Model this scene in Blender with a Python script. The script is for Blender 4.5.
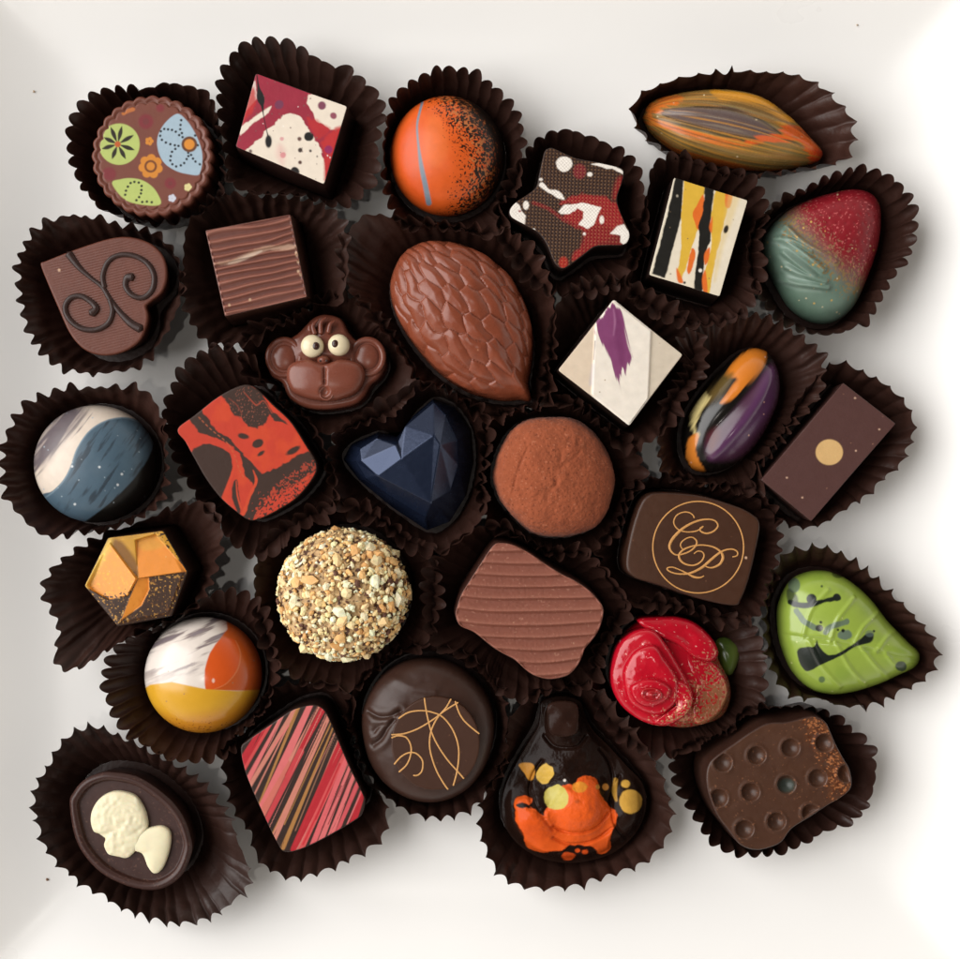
import bpy, math
import numpy as np

# ------------------------------------------------------------------ set-up
C = bpy.context.scene
for _o in list(bpy.data.objects):
    bpy.data.objects.remove(_o)
S = 0.00025            # metres per modelling unit (about a quarter millimetre)
D = 1300.0             # camera height in units
CX, CY = 480.0, 479.5
RNG = np.random.RandomState(7)

# camera: straight down over the plate
cam_d = bpy.data.cameras.new('camera')
cam_d.sensor_width = 36.0
cam_d.lens = 36.0 * D / 960.0
cam_d.clip_start = 0.01
cam_d.clip_end = 20.0
cam = bpy.data.objects.new('camera', cam_d)
cam.location = (0, 0, D * S)
C.collection.objects.link(cam)
C.camera = cam

# room light: dim even ambience
wd = bpy.data.worlds.new('World')
C.world = wd
wd.use_nodes = True
bg = wd.node_tree.nodes['Background']
bg.inputs[1].default_value = 1.0
# the room is light towards its walls and dim overhead, where the photographer leans over the plate
_nt = wd.node_tree
_tc = _nt.nodes.new('ShaderNodeTexCoord')
_sx = _nt.nodes.new('ShaderNodeSeparateXYZ')
_nt.links.new(_tc.outputs['Generated'], _sx.inputs[0])
_rp = _nt.nodes.new('ShaderNodeValToRGB')
_rp.color_ramp.elements[0].position = 0.0
_rp.color_ramp.elements[0].color = (1.72, 1.60, 1.42, 1)
_rp.color_ramp.elements[1].position = 0.84
_rp.color_ramp.elements[1].color = (0.035, 0.033, 0.031, 1)
_e = _rp.color_ramp.elements.new(0.5)
_e.color = (0.44, 0.405, 0.365, 1)
_nt.links.new(_sx.outputs['Z'], _rp.inputs[0])
_nt.links.new(_rp.outputs[0], bg.inputs[0])

def area(name, loc, target, sx, sy, power, col):
    d = bpy.data.lights.new(name, 'AREA')
    d.shape = 'RECTANGLE'
    d.size, d.size_y, d.energy, d.color = sx, sy, power, col
    o = bpy.data.objects.new(name, d)
    o.location = loc
    v = np.array(target) - np.array(loc)
    from mathutils import Vector
    o.rotation_euler = Vector(v).to_track_quat('-Z', 'Y').to_euler()
    C.collection.objects.link(o)
    return o

area('window_light', (-2.05, 0.40, 1.80), (0, 0, 0), 3.1, 2.7, 116.0, (1.0, 0.987, 0.975))
area('ceiling_lamp', (-0.10, -0.16, 1.30), (0, 0, 0), 0.035, 0.035, 0.8, (1.0, 0.94, 0.86))

C.view_settings.view_transform = 'Standard'
C.view_settings.look = 'None'
C.view_settings.exposure = 0.21
C.view_settings.gamma = 1.0

# ------------------------------------------------------------------ numeric helpers
def lin(rgb):
    c = np.array(rgb[:3], float) / 255.0
    return np.where(c <= 0.04045, c / 12.92, ((c + 0.055) / 1.055) ** 2.4)

def sstep(a, b, x):
    t = np.clip((x - a) / (b - a + 1e-9), 0, 1)
    return t * t * (3 - 2 * t)

def _hash(ix, iy, iz, seed):
    h = (ix.astype(np.int64) * 374761393 + iy.astype(np.int64) * 668265263 + iz.astype(np.int64) * 2147483647 + seed * 974711) & 0xFFFFFFFF
    h = ((h ^ (h >> 13)) * 1274126177) & 0xFFFFFFFF
    h = ((h ^ (h >> 16)) * 2246822519) & 0xFFFFFFFF
    return ((h ^ (h >> 15)) & 0xFFFFFF) / float(0xFFFFFF)

def noise(p, scale=1.0, seed=0):
    """value noise in -1..1; p is (n,2) or (n,3)"""
    q = np.asarray(p, float) / scale
    if q.shape[1] == 2:
        q = np.column_stack([q, np.zeros(len(q))])
    i = np.floor(q).astype(np.int64)
    f = q - i
    f = f * f * (3 - 2 * f)
    r = 0
    for dx in (0, 1):
        for dy in (0, 1):
            for dz in (0, 1):
                w = (f[:, 0] if dx else 1 - f[:, 0]) * (f[:, 1] if dy else 1 - f[:, 1]) * (f[:, 2] if dz else 1 - f[:, 2])
                r = r + w * _hash(i[:, 0] + dx, i[:, 1] + dy, i[:, 2] + dz, seed)
    return r * 2 - 1

def fbm(p, scale, seed=0, octs=4):
    r, a, t = 0, 1.0, 0
    for k in range(octs):
        r = r + a * noise(p, scale, seed + k * 17)
        t += a
        a *= 0.5
        scale *= 0.5
    return r / t

def catmull(pts, n, closed=True):
    p = np.array(pts, float)
    m = len(p)
    segs = m if closed else m - 1
    out = []
    k = 24
    t = np.arange(k) / k
    for i in range(segs):
        if closed:
            a, b, c, d = p[(i - 1) % m], p[i], p[(i + 1) % m], p[(i + 2) % m]
        else:
            a, b, c, d = p[max(i - 1, 0)], p[i], p[i + 1], p[min(i + 2, m - 1)]
        tt = t[:, None]
        out.append(0.5 * ((2 * b) + (-a + c) * tt + (2 * a - 5 * b + 4 * c - d) * tt ** 2 + (-a + 3 * b - 3 * c + d) * tt ** 3))
    q = np.vstack(out)
    if not closed:
        q = np.vstack([q, p[-1]])
    return resample(q, n, closed)

def resample(q, n, closed=True):
    if closed:
        q = np.vstack([q, q[:1]])
    s = np.r_[0, np.cumsum(np.hypot(*np.diff(q, axis=0).T[:2]))] if q.shape[1] == 2 else np.r_[0, np.cumsum(np.linalg.norm(np.diff(q, axis=0), axis=1))]
    t = np.linspace(0, s[-1], n, endpoint=not closed)
    return np.column_stack([np.interp(t, s, q[:, k]) for k in range(q.shape[1])])

def rounded(pts, n, sigma):
    """straight sided outline with softened corners"""
    q = resample(np.array(pts, float), n, True)
    per = np.sum(np.hypot(*np.diff(np.vstack([q, q[:1]]), axis=0).T))
    s = sigma / (per / n)
    if s > 0.3:
        w = int(3 * s) + 1
        k = np.exp(-0.5 * (np.arange(-w, w + 1) / s) ** 2)
        k /= k.sum()
        q = sum(k[j + w] * np.roll(q, -j, axis=0) for j in range(-w, w + 1))
    return q

def circle(cx, cy, rx, ry=None, n=360, rot=0.0):
    ry = rx if ry is None else ry
    t = np.arange(n) * 2 * math.pi / n
    x, y = rx * np.cos(t), ry * np.sin(t)
    c, s = math.cos(rot), math.sin(rot)
    return np.column_stack([cx + x * c - y * s, cy + x * s + y * c])

def lift(p, z):
    """plate coordinates of a measured point that sits at height z"""
    p = np.asarray(p, float).reshape(-1, 2)
    k = (D - np.asarray(z)) / D
    return np.column_stack([(p[:, 0] - CX) * k, -(p[:, 1] - CY) * k])

def unlift(V):
    k = D / (D - V[:, 2])
    return np.column_stack([V[:, 0] * k + CX, CY - V[:, 1] * k])

def zone(ox, oy, w, full=959.0):
    k = w / full
    def f(*pts):
        a = np.array(pts, float).reshape(-1, 2)
        return a * k + np.array([ox, oy])
    f.k = k
    return f

def sd_poly(P, poly):
    poly = np.asarray(poly, float)
    d = np.full(len(P), 1e9)
    inside = np.zeros(len(P), bool)
    m = len(poly)
    for i in range(m):
        a, b = poly[i], poly[(i + 1) % m]
        e = b - a
        w = P - a
        t = np.clip((w @ e) / (e @ e + 1e-12), 0, 1)
        q = w - t[:, None] * e
        d = np.minimum(d, np.hypot(q[:, 0], q[:, 1]))
        c = ((a[1] > P[:, 1]) != (b[1] > P[:, 1])) & (P[:, 0] < (b[0] - a[0]) * (P[:, 1] - a[1]) / (b[1] - a[1] + 1e-12) + a[0])
        inside ^= c
    return np.where(inside, -d, d)

def sd_line(P, pts, w=None):
    """distance to a polyline, less the half width (interpolated along it)"""
    pts = np.asarray(pts, float)
    if w is None:
        w = np.zeros(len(pts))
    w = np.broadcast_to(np.asarray(w, float), (len(pts),))
    d = np.full(len(P), 1e9)
    for i in range(len(pts) - 1):
        a, b = pts[i], pts[i + 1]
        e = b - a
        q = P - a
        t = np.clip((q @ e) / (e @ e + 1e-12), 0, 1)
        r = q - t[:, None] * e
        d = np.minimum(d, np.hypot(r[:, 0], r[:, 1]) - (w[i] + t * (w[i + 1] - w[i])) * 0.5)
    return d

# ------------------------------------------------------------------ painter: albedo of a surface
class Paint:
    def __init__(self, V, seed=0):
        self.V = V
        self.P = unlift(V)
        self.c = np.zeros((len(V), 4))
        self.r = np.random.RandomState(100 + seed)
        self.seed = seed
        self.W = None
    def streaks(self, deg, along=6.0):
        """edges painted after this run ragged along one brushing direction"""
        a = math.radians(deg)
        u = self.P[:, 0] * math.cos(a) + self.P[:, 1] * math.sin(a)
        v = -self.P[:, 0] * math.sin(a) + self.P[:, 1] * math.cos(a)
        self.W = np.column_stack([u / along, v * 1.6])
    def fill(self, rgb, vary=0.0, scale=14):
        self.c[:, :3] = lin(rgb)
        self.c[:, 3] = 0
        if vary:
            self.c[:, :3] *= (1 + vary * fbm(self.V, scale, self.seed))[:, None]
        return self
    def mask(self, m, rgb, glit=None):
        m = np.clip(m, 0, 1)[:, None]
        self.c[:, :3] = self.c[:, :3] * (1 - m) + lin(rgb) * m
        if glit is not None:
            self.c[:, 3] = self.c[:, 3] * (1 - m[:, 0]) + glit * m[:, 0]
        return self
    def sd(self, d, rgb, soft=0.7, a=1.0, wob=0, ws=6):
        if wob:
            d = d + wob * fbm(self.P if self.W is None else self.W, ws, self.seed + 31, 3)
        return self.mask(a * (1 - sstep(-soft, soft, d)), rgb)
    def poly(self, pts, rgb, soft=0.7, a=1.0, wob=0, ws=6, smooth=True):
        p = catmull(pts, max(40, 6 * len(pts))) if smooth else np.asarray(pts, float)
        return self.sd(sd_poly(self.P, p), rgb, soft, a, wob, ws)
    def line(self, pts, w, rgb, soft=0.7, a=1.0, wob=0, ws=6):
        pts = np.asarray(pts, float)
        w = np.broadcast_to(np.asarray(w, float), (len(pts),))
        q = catmull(np.column_stack([pts, w]), 8 * len(pts), False) if len(pts) > 2 else np.column_stack([pts, w])
        return self.sd(sd_line(self.P, q[:, :2], q[:, 2]), rgb, soft, a, wob, ws)
    def ell(self, c, rx, ry=None, rgb=(0, 0, 0), rot=0, soft=0.7, a=1.0, wob=0):
        ry = rx if ry is None else ry
        q = self.P - np.asarray(c, float).reshape(2)
        cs, sn = math.cos(rot), math.sin(rot)
        u, v = q[:, 0] * cs + q[:, 1] * sn, -q[:, 0] * sn + q[:, 1] * cs
        d = (np.hypot(u / rx, v / ry) - 1) * min(rx, ry)
        return self.sd(d, rgb, soft, a, wob)
    def spray(self, prob, rgb, glit=0.0, a=1.0, size=1.5):
        # clumps of about two units, not single points
        n = noise(self.V, size, int(self.r.randint(9999))) + 0.25 * (self.r.rand(len(self.V)) - 0.5)
        u = np.empty(len(n))
        u[np.argsort(n)] = np.arange(len(n)) / len(n)
        m = (u < prob) * a
        return self.mask(m, rgb, glit)
    def dots(self, n, r, rgb, glit=0.0, inside=None):
        lo, hi = self.P.min(0), self.P.max(0)
        for _ in range(n):
            p = lo + self.r.rand(2) * (hi - lo)
            self.ell(p, r * (0.6 + 0.8 * self.r.rand()), None, rgb, soft=0.5)
        return self

# ------------------------------------------------------------------ materials
MATS = {}
def material(name, rough=0.4, spec=0.5, bump=0.1, bscale=600.0, coat=0.0, sss=0.0, var=0.08, vscale=500.0, rvar=0.1, flat=None, sheen=0.0, metal_rough=0.3):
    m = bpy.data.materials.new(name)
    m.use_nodes = True
    nt = m.node_tree
    nt.nodes.clear()
    out = nt.nodes.new('ShaderNodeOutputMaterial')
    b = nt.nodes.new('ShaderNodeBsdfPrincipled')
    nt.links.new(b.outputs[0], out.inputs[0])
    tc = nt.nodes.new('ShaderNodeTexCoord')
    nz = nt.nodes.new('ShaderNodeTexNoise')
    nz.inputs['Scale'].default_value = vscale
    nz.inputs['Detail'].default_value = 4
    nt.links.new(tc.outputs['Object'], nz.inputs['Vector'])
    mr = nt.nodes.new('ShaderNodeMapRange')
    kk = 1.0 if flat is not None else 0.80
    mr.inputs[3].default_value = kk * (1 - var)
    mr.inputs[4].default_value = kk * (1 + var)
    nt.links.new(nz.outputs[0], mr.inputs[0])
    mul = nt.nodes.new('ShaderNodeVectorMath')
    mul.operation = 'SCALE'
    nt.links.new(mr.outputs[0], mul.inputs['Scale'])
    if flat is None:
        at = nt.nodes.new('ShaderNodeAttribute')
        at.attribute_name = 'paint'
        nt.links.new(at.outputs['Color'], mul.inputs[0])
        nt.links.new(at.outputs['Alpha'], b.inputs['Metallic'])
    else:
        mul.inputs[0].default_value = tuple(lin(flat))
    nt.links.new(mul.outputs[0], b.inputs['Base Color'])
    rr = nt.nodes.new('ShaderNodeMapRange')
    rr.inputs[3].default_value = max(0.02, rough - rvar)
    rr.inputs[4].default_value = min(1, rough + rvar)
    nt.links.new(nz.outputs[0], rr.inputs[0])
    nt.links.new(rr.outputs[0], b.inputs['Roughness'])
    b.inputs['Specular IOR Level'].default_value = spec
    b.inputs['Coat Weight'].default_value = coat
    b.inputs['Coat Roughness'].default_value = 0.08
    if sss:
        b.inputs['Subsurface Weight'].default_value = sss
        b.inputs['Subsurface Scale'].default_value = 0.0012
        b.inputs['Subsurface Radius'].default_value = (1.0, 0.45, 0.25)
    if sheen:
        b.inputs['Sheen Weight'].default_value = sheen
        b.inputs['Sheen Roughness'].default_value = 0.5
    if bump:
        n2 = nt.nodes.new('ShaderNodeTexNoise')
        n2.inputs['Scale'].default_value = bscale
        n2.inputs['Detail'].default_value = 5
        nt.links.new(tc.outputs['Object'], n2.inputs['Vector'])
        bp = nt.nodes.new('ShaderNodeBump')
        bp.inputs['Strength'].default_value = bump
        bp.inputs['Distance'].default_value = 0.0004
        nt.links.new(n2.outputs[0], bp.inputs['Height'])
        nt.links.new(bp.outputs[0], b.inputs['Normal'])
    MATS[name] = m
    return m

M_PAPER = material('brown_pleated_paper', rough=0.42, spec=0.28, bump=0.25, bscale=900, var=0.22, vscale=260)
M_MATTE = material('matte_chocolate', rough=0.55, spec=0.25, bump=0.12, bscale=1500, var=0.07, sss=0.05)
M_SATIN = material('satin_chocolate', rough=0.38, spec=0.32, bump=0.09, bscale=700, var=0.12, sss=0.05)
M_GLOSS = material('glossy_cocoa_butter', rough=0.22, spec=0.5, bump=0.03, bscale=500, var=0.05, rvar=0.06)
M_LACQ = material('wet_gloss_chocolate', rough=0.27, spec=0.10, bump=0.4, bscale=420, var=0.12, rvar=0.1)
M_PRINT = material('printed_chocolate', rough=0.45, spec=0.25, bump=0.08, bscale=900, var=0.08)
M_COCOA = material('cocoa_powder', rough=0.95, spec=0.1, bump=0.55, bscale=1800, var=0.14, vscale=900, sheen=0.08)
M_NUT = material('chopped_nut', rough=0.6, spec=0.3, bump=0.25, bscale=1600, var=0.12, vscale=900, sss=0.15)
M_LACQ_M = material('polished_milk_chocolate', rough=0.27, spec=0.4, bump=0.05, bscale=500, var=0.05, rvar=0.06, sss=0.05)
M_CERAMIC = material('white_glazed_ceramic', rough=0.3, spec=0.5, bump=0.02, bscale=60, var=0.02, vscale=30, rvar=0.08, flat=(237, 235, 232))

# ------------------------------------------------------------------ mesh helpers
def make_obj(name, V, quads, tris, mat, parent=None, origin=(0, 0, 0), cols=None, smooth=True):
    me = bpy.data.meshes.new(name)
    V = (np.asarray(V, float) - np.asarray(origin, float)) * S
    quads = np.asarray(quads, np.int32).reshape(-1, 4)
    tris = np.asarray(tris, np.int32).reshape(-1, 3)
    me.vertices.add(len(V))
    me.vertices.foreach_set('co', V.astype(np.float32).ravel())
    nl = quads.size + tris.size
    me.loops.add(nl)
    me.loops.foreach_set('vertex_index', np.r_[quads.ravel(), tris.ravel()].astype(np.int32))
    me.polygons.add(len(quads) + len(tris))
    st = np.r_[np.arange(len(quads)) * 4, quads.size + np.arange(len(tris)) * 3].astype(np.int32)
    me.polygons.foreach_set('loop_start', st)
    me.polygons.foreach_set('use_smooth', np.full(len(st), smooth))
    me.update(calc_edges=True)
    me.validate()
    if cols is not None:
        a = me.attributes.new('paint', 'FLOAT_COLOR', 'POINT')
        a.data.foreach_set('color', np.clip(cols, 0, 1).astype(np.float32).ravel())
    me.materials.append(mat)
    o = bpy.data.objects.new(name, me)
    C.collection.objects.link(o)
    if parent is not None:
        o.parent = parent
    else:
        o.location = np.asarray(origin, float) * S
    return o

def tag(o, label, cat, group=None):
    o['label'] = label
    o['category'] = cat
    if group:
        o['group'] = group
    return o

def grid_faces(m, n, base=0):
    i = np.arange(m - 1)[:, None] * n
    j = np.arange(n)[None, :]
    j2 = (j + 1) % n
    q = np.stack([i + j, i + n + j, i + n + j2, i + j2], -1).reshape(-1, 4) + base
    return q

def ring_grid(o, c, prof):
    """rings around c: prof rows are (factor, inset, z)"""
    d = o - c
    L = np.hypot(d[:, 0], d[:, 1])
    u = d / L[:, None]
    G = np.zeros((len(prof), len(o), 3))
    for k, (f, off, z) in enumerate(prof):
        r = np.maximum(L - off, L * 0.02) * f
        G[k, :, :2] = c + u * r[:, None]
        G[k, :, 2] = z
    return G

def grid_normals(G):
    a = np.gradient(G, axis=0)
    b = np.roll(G, -1, axis=1) - np.roll(G, 1, axis=1)
    n = np.cross(a, b)
    n /= np.linalg.norm(n, axis=2, keepdims=True) + 1e-9
    if n[:3, :, 2].mean() < 0:
        n = -n
    return n

def prof_box(h, bevel=2.5, draft=0.0, base=2.0, M=80):
    p = [(f, bevel, h) for f in np.linspace(0.012, 1, M)]
    for k in range(1, 8):
        a = k / 7 * math.pi / 2
        p.append((1, bevel * (1 - math.sin(a)), h - bevel * (1 - math.cos(a))))
    for k in range(1, 9):
        t = k / 8
        p.append((1, -draft * t, h - bevel + (base - h + bevel) * t))
    p.append((0.02, 0, base))
    return p, M + 1       # rings, index where the side wall starts

def prof_dome(h, zb, e=1.0, foot=0.86, base=2.0, M=95):
    p = []
    for k in range(M):
        a = (0.012 + (1 - 0.012) * k / (M - 1)) * math.pi / 2
        p.append((math.sin(a) ** 1.0, 0, zb + (h - zb) * max(math.cos(a), 0) ** e))
    for k in range(1, 7):
        t = k / 6
        p.append((1 - (1 - foot) * t * t, 0, zb + (base - zb) * t))
    p.append((0.02, 0, base))
    return p, M - 1

def cap_mesh(G, closed_bottom=True):
    m, n = G.shape[:2]
    V = G.reshape(-1, 3)
    top = G[0].mean(0)
    V = np.vstack([V, top])
    q = grid_faces(m, n)
    t = np.column_stack([np.full(n, m * n), np.arange(n), (np.arange(n) + 1) % n])
    return V, q, t

class Candy:
    def __init__(self, name, label, pc, zr, parts=True, cat='chocolate'):
        self.name, self.label, self.cat = name, label, cat
        self.pc = np.array(pc, float)
        self.o0 = np.r_[lift(self.pc, 0)[0], 2.0]
        self.root = None
        self.zr = zr
        if parts:
            e = bpy.data.objects.new(name, None)
            e.empty_display_size = 0.005
            C.collection.objects.link(e)
            e.location = self.o0 * S
            self.root = tag(e, label, cat, 'assorted chocolates')
        self.foot = None
    def put(self, part, V, q, t, mat, cols=None, smooth=True, parent=None):
        if self.root is None:
            o = make_obj(self.name, V, q, t, mat, None, self.o0, cols, smooth)
            self.root = tag(o, self.label, self.cat, 'assorted chocolates')
            return o
        return make_obj(part, V, q, t, mat, parent or self.root, self.o0, cols, smooth)
    def solid(self, parts, outline, prof, paint, mats, zr=None, disp=None, ndisp=None, c=None, foot=True, zadd=None, parent=None, seed=0, shear=None):
        """parts: one name, or (top name, shell name) split at the profile's wall ring"""
        zr = self.zr if zr is None else zr
        pr, kw = prof
        o = lift(outline, zr)
        cc = lift(self.pc if c is None else c, zr)[0]
        G = ring_grid(o, cc, pr)
        f = np.array([a[0] for a in pr])[:, None] * np.ones((1, len(o)))
        P0 = np.column_stack([G[..., 0].ravel(), G[..., 1].ravel()])
        topm = (np.arange(len(pr)) <= kw)[:, None] * np.ones((1, len(o)))
        if zadd is not None:
            px = P0 * (D / (D - zr))
            px = np.column_stack([px[:, 0] + CX, CY - px[:, 1]])
            G[..., 2] += (zadd(px, f.ravel()) * topm.ravel()).reshape(f.shape)
        if ndisp is not None:
            N = grid_normals(G)
            px = P0 * (D / (D - zr))
            px = np.column_stack([px[:, 0] + CX, CY - px[:, 1]])
            dd = ndisp(px, f.ravel(), G.reshape(-1, 3)).reshape(f.shape)
            wall = np.arange(len(pr))
            w = np.where(wall <= kw, 1.0, np.clip(1 - (wall - kw) / 6.0, 0, 1))[:, None]
            G = G + N * (dd * w)[..., None]
        if shear is not None:
            G[..., 2] += ((G[..., 0] - cc[0]) * shear[0] + (G[..., 1] - cc[1]) * shear[1]) * np.clip((G[..., 2] - 2) / 40, 0, 1)
        if foot:
            self.foot = (o, cc)
        V, q, t = cap_mesh(G)
        n = len(o)
        if isinstance(parts, str):
            P = Paint(V, seed)
            paint(P)
            return self.put(parts, V, q, t, mats if not isinstance(mats, tuple) else mats[0], P.c, parent=parent)
        # split in two meshes
        k = kw
        Vt = np.vstack([G[:k + 1].reshape(-1, 3), V[-1:]])
        qt = grid_faces(k + 1, n)
        tt = np.column_stack([np.full(n, (k + 1) * n), np.arange(n), (np.arange(n) + 1) % n])
        P = Paint(Vt, seed)
        paint(P)
        a = self.put(parts[0], Vt, qt, tt, mats[0], P.c, parent=parent)
        Vs = G[k:].reshape(-1, 3)
        P = Paint(Vs, seed + 1)
        P.fill(self.shell_rgb, 0.12)
        b = self.put(parts[1], Vs, grid_faces(len(pr) - k, n), [], mats[1], P.c, parent=parent)
        return a, b
    shell_rgb = (46, 26, 20)
    def tube(self, part, pts, w, z, rgb, mat, flat=0.5, n=None, seg=10, parent=None, lift_z=None, closed=False, glit=0.0):
        """raised line lying on a surface at height z (scalar)"""
        pts = np.asarray(pts, float)
        w = np.broadcast_to(np.asarray(w, float), (len(pts),))
        n = n or 14 * len(pts)
        q = catmull(np.column_stack([pts, w]), n, closed)
        xy = lift(q[:, :2], z)
        r = q[:, 2] * 0.5
        d = np.gradient(xy, axis=0)
        if closed:
            d = np.roll(xy, -1, 0) - np.roll(xy, 1, 0)
        d /= np.linalg.norm(d, axis=1, keepdims=True) + 1e-9
        nrm = np.column_stack([-d[:, 1], d[:, 0]])
        a = np.arange(seg) * 2 * math.pi / seg
        G = np.zeros((n, seg, 3))
        G[..., :2] = xy[:, None, :] + nrm[:, None, :] * (np.cos(a)[None, :] * r[:, None])[..., None]
        G[..., 2] = z + np.sin(a)[None, :] * r[:, None] * flat
        V = G.reshape(-1, 3)
        quads = grid_faces(n, seg)
        if closed:
            i = np.arange(seg)
            quads = np.vstack([quads, np.column_stack([(n - 1) * seg + i, i, (i + 1) % seg, (n - 1) * seg + (i + 1) % seg])])
            tris = []
        else:
            V = np.vstack([V, G[0].mean(0) - np.r_[d[0] * r[0] * 0.7, 0], G[-1].mean(0) + np.r_[d[-1] * r[-1] * 0.7, 0]])
            i = np.arange(seg)
            tris = np.vstack([np.column_stack([np.full(seg, n * seg), i, (i + 1) % seg]), np.column_stack([np.full(seg, n * seg + 1), (n - 1) * seg + (i + 1) % seg, (n - 1) * seg + i])])
        P = Paint(V)
        P.fill(rgb, 0.1, 5)
        P.c[:, 3] = glit
        return self.put(part, V, quads, tris, mat, P.c, parent=parent)
    def blob(self, part, c, rx, ry, h, z, rgb, mat, rot=0.0, e=1.0, paint=None, parent=None, n=96, M=28, pts=None, seed=0, zadd=None):
        """small dome standing on a surface at height z"""
        out = circle(c[0], c[1], rx, ry, n, rot) if pts is None else catmull(pts, n)
        pr = []
        for k in range(M):
            a = (0.03 + 0.97 * k / (M - 1)) * math.pi / 2
            pr.append((math.sin(a), 0, z + h * max(math.cos(a), 0) ** e))
        pr.append((1.0, 0, z - 2.5))
        def pt(P):
            P.fill(rgb, 0.08, 8)
            if paint:
                paint(P)
        return self.solid(part, out, (pr, M), pt, mat, zr=z, c=c, foot=False, parent=parent, seed=seed, zadd=zadd)

# ------------------------------------------------------------------ plate
def plate_z(X, Y):
    p = 60.0
    m = ((np.abs(X) + 1e-6) ** p + (np.abs(Y) + 1e-6) ** p) ** (1 / p)
    d = np.maximum(0, m - 335)
    e = np.maximum(0, m - 402)
    z = 0.00078 * d * d / (1 + d / 500) + 0.62 * e * e / (e + 200)
    lip = np.maximum(0, m - 690)
    return z - lip * lip * 0.02, m
def build_plate():
    root = bpy.data.objects.new('serving_plate', None)
    C.collection.objects.link(root)
    tag(root, 'white glazed square plate with sloping rim under all the chocolates', 'plate')
    n = 221
    x = np.linspace(-720, 720, n)
    X, Y = np.meshgrid(x, x)
    Z, m = plate_z(X, Y)
    V = np.column_stack([X.ravel(), Y.ravel(), Z.ravel()])
    idx = np.arange(n * n).reshape(n, n)
    q = np.stack([idx[:-1, :-1], idx[:-1, 1:], idx[1:, 1:], idx[1:, :-1]], -1).reshape(-1, 4)
    mid = m.ravel()[q].mean(1)
    def sub(name, sel, extra_bottom):
        qq = q[sel]
        used, inv = np.unique(qq, return_inverse=True)
        VV = V[used]
        fq = inv.reshape(-1, 4)
        V2 = np.vstack([VV, VV - [0, 0, 16]])
        k = len(VV)
        fb = fq[:, ::-1] + k
        # outer skirt
        e = np.vstack([fq[:, [a, (a + 1) % 4]] for a in range(4)])
        key = np.sort(e, 1)
        u, ind, cnt = np.unique(key, axis=0, return_index=True, return_counts=True)
        b = e[ind[cnt == 1]]
        b = b[np.max(np.abs(VV[b[:, 0], :2]), axis=1) > 700]
        sk = np.column_stack([b[:, 1], b[:, 0], b[:, 0] + k, b[:, 1] + k]) if len(b) else np.zeros((0, 4), int)
        make_obj(name, V2, np.vstack([fq, fb, sk]), [], M_CERAMIC, root, (0, 0, 0))
    sub('plate_well', mid < 345, True)
    sub('plate_rim', mid >= 345, True)
build_plate()

# ------------------------------------------------------------------ paper cups
def polar(o, c, th):
    d = o - c
    a = np.arctan2(d[:, 1], d[:, 0])
    r = np.hypot(d[:, 0], d[:, 1])
    s = np.argsort(a)
    a, r = a[s], r[s]
    a = np.r_[a - 2 * math.pi, a, a + 2 * math.pi]
    r = np.r_[r, r, r]
    return np.interp(th, a, r)

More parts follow.
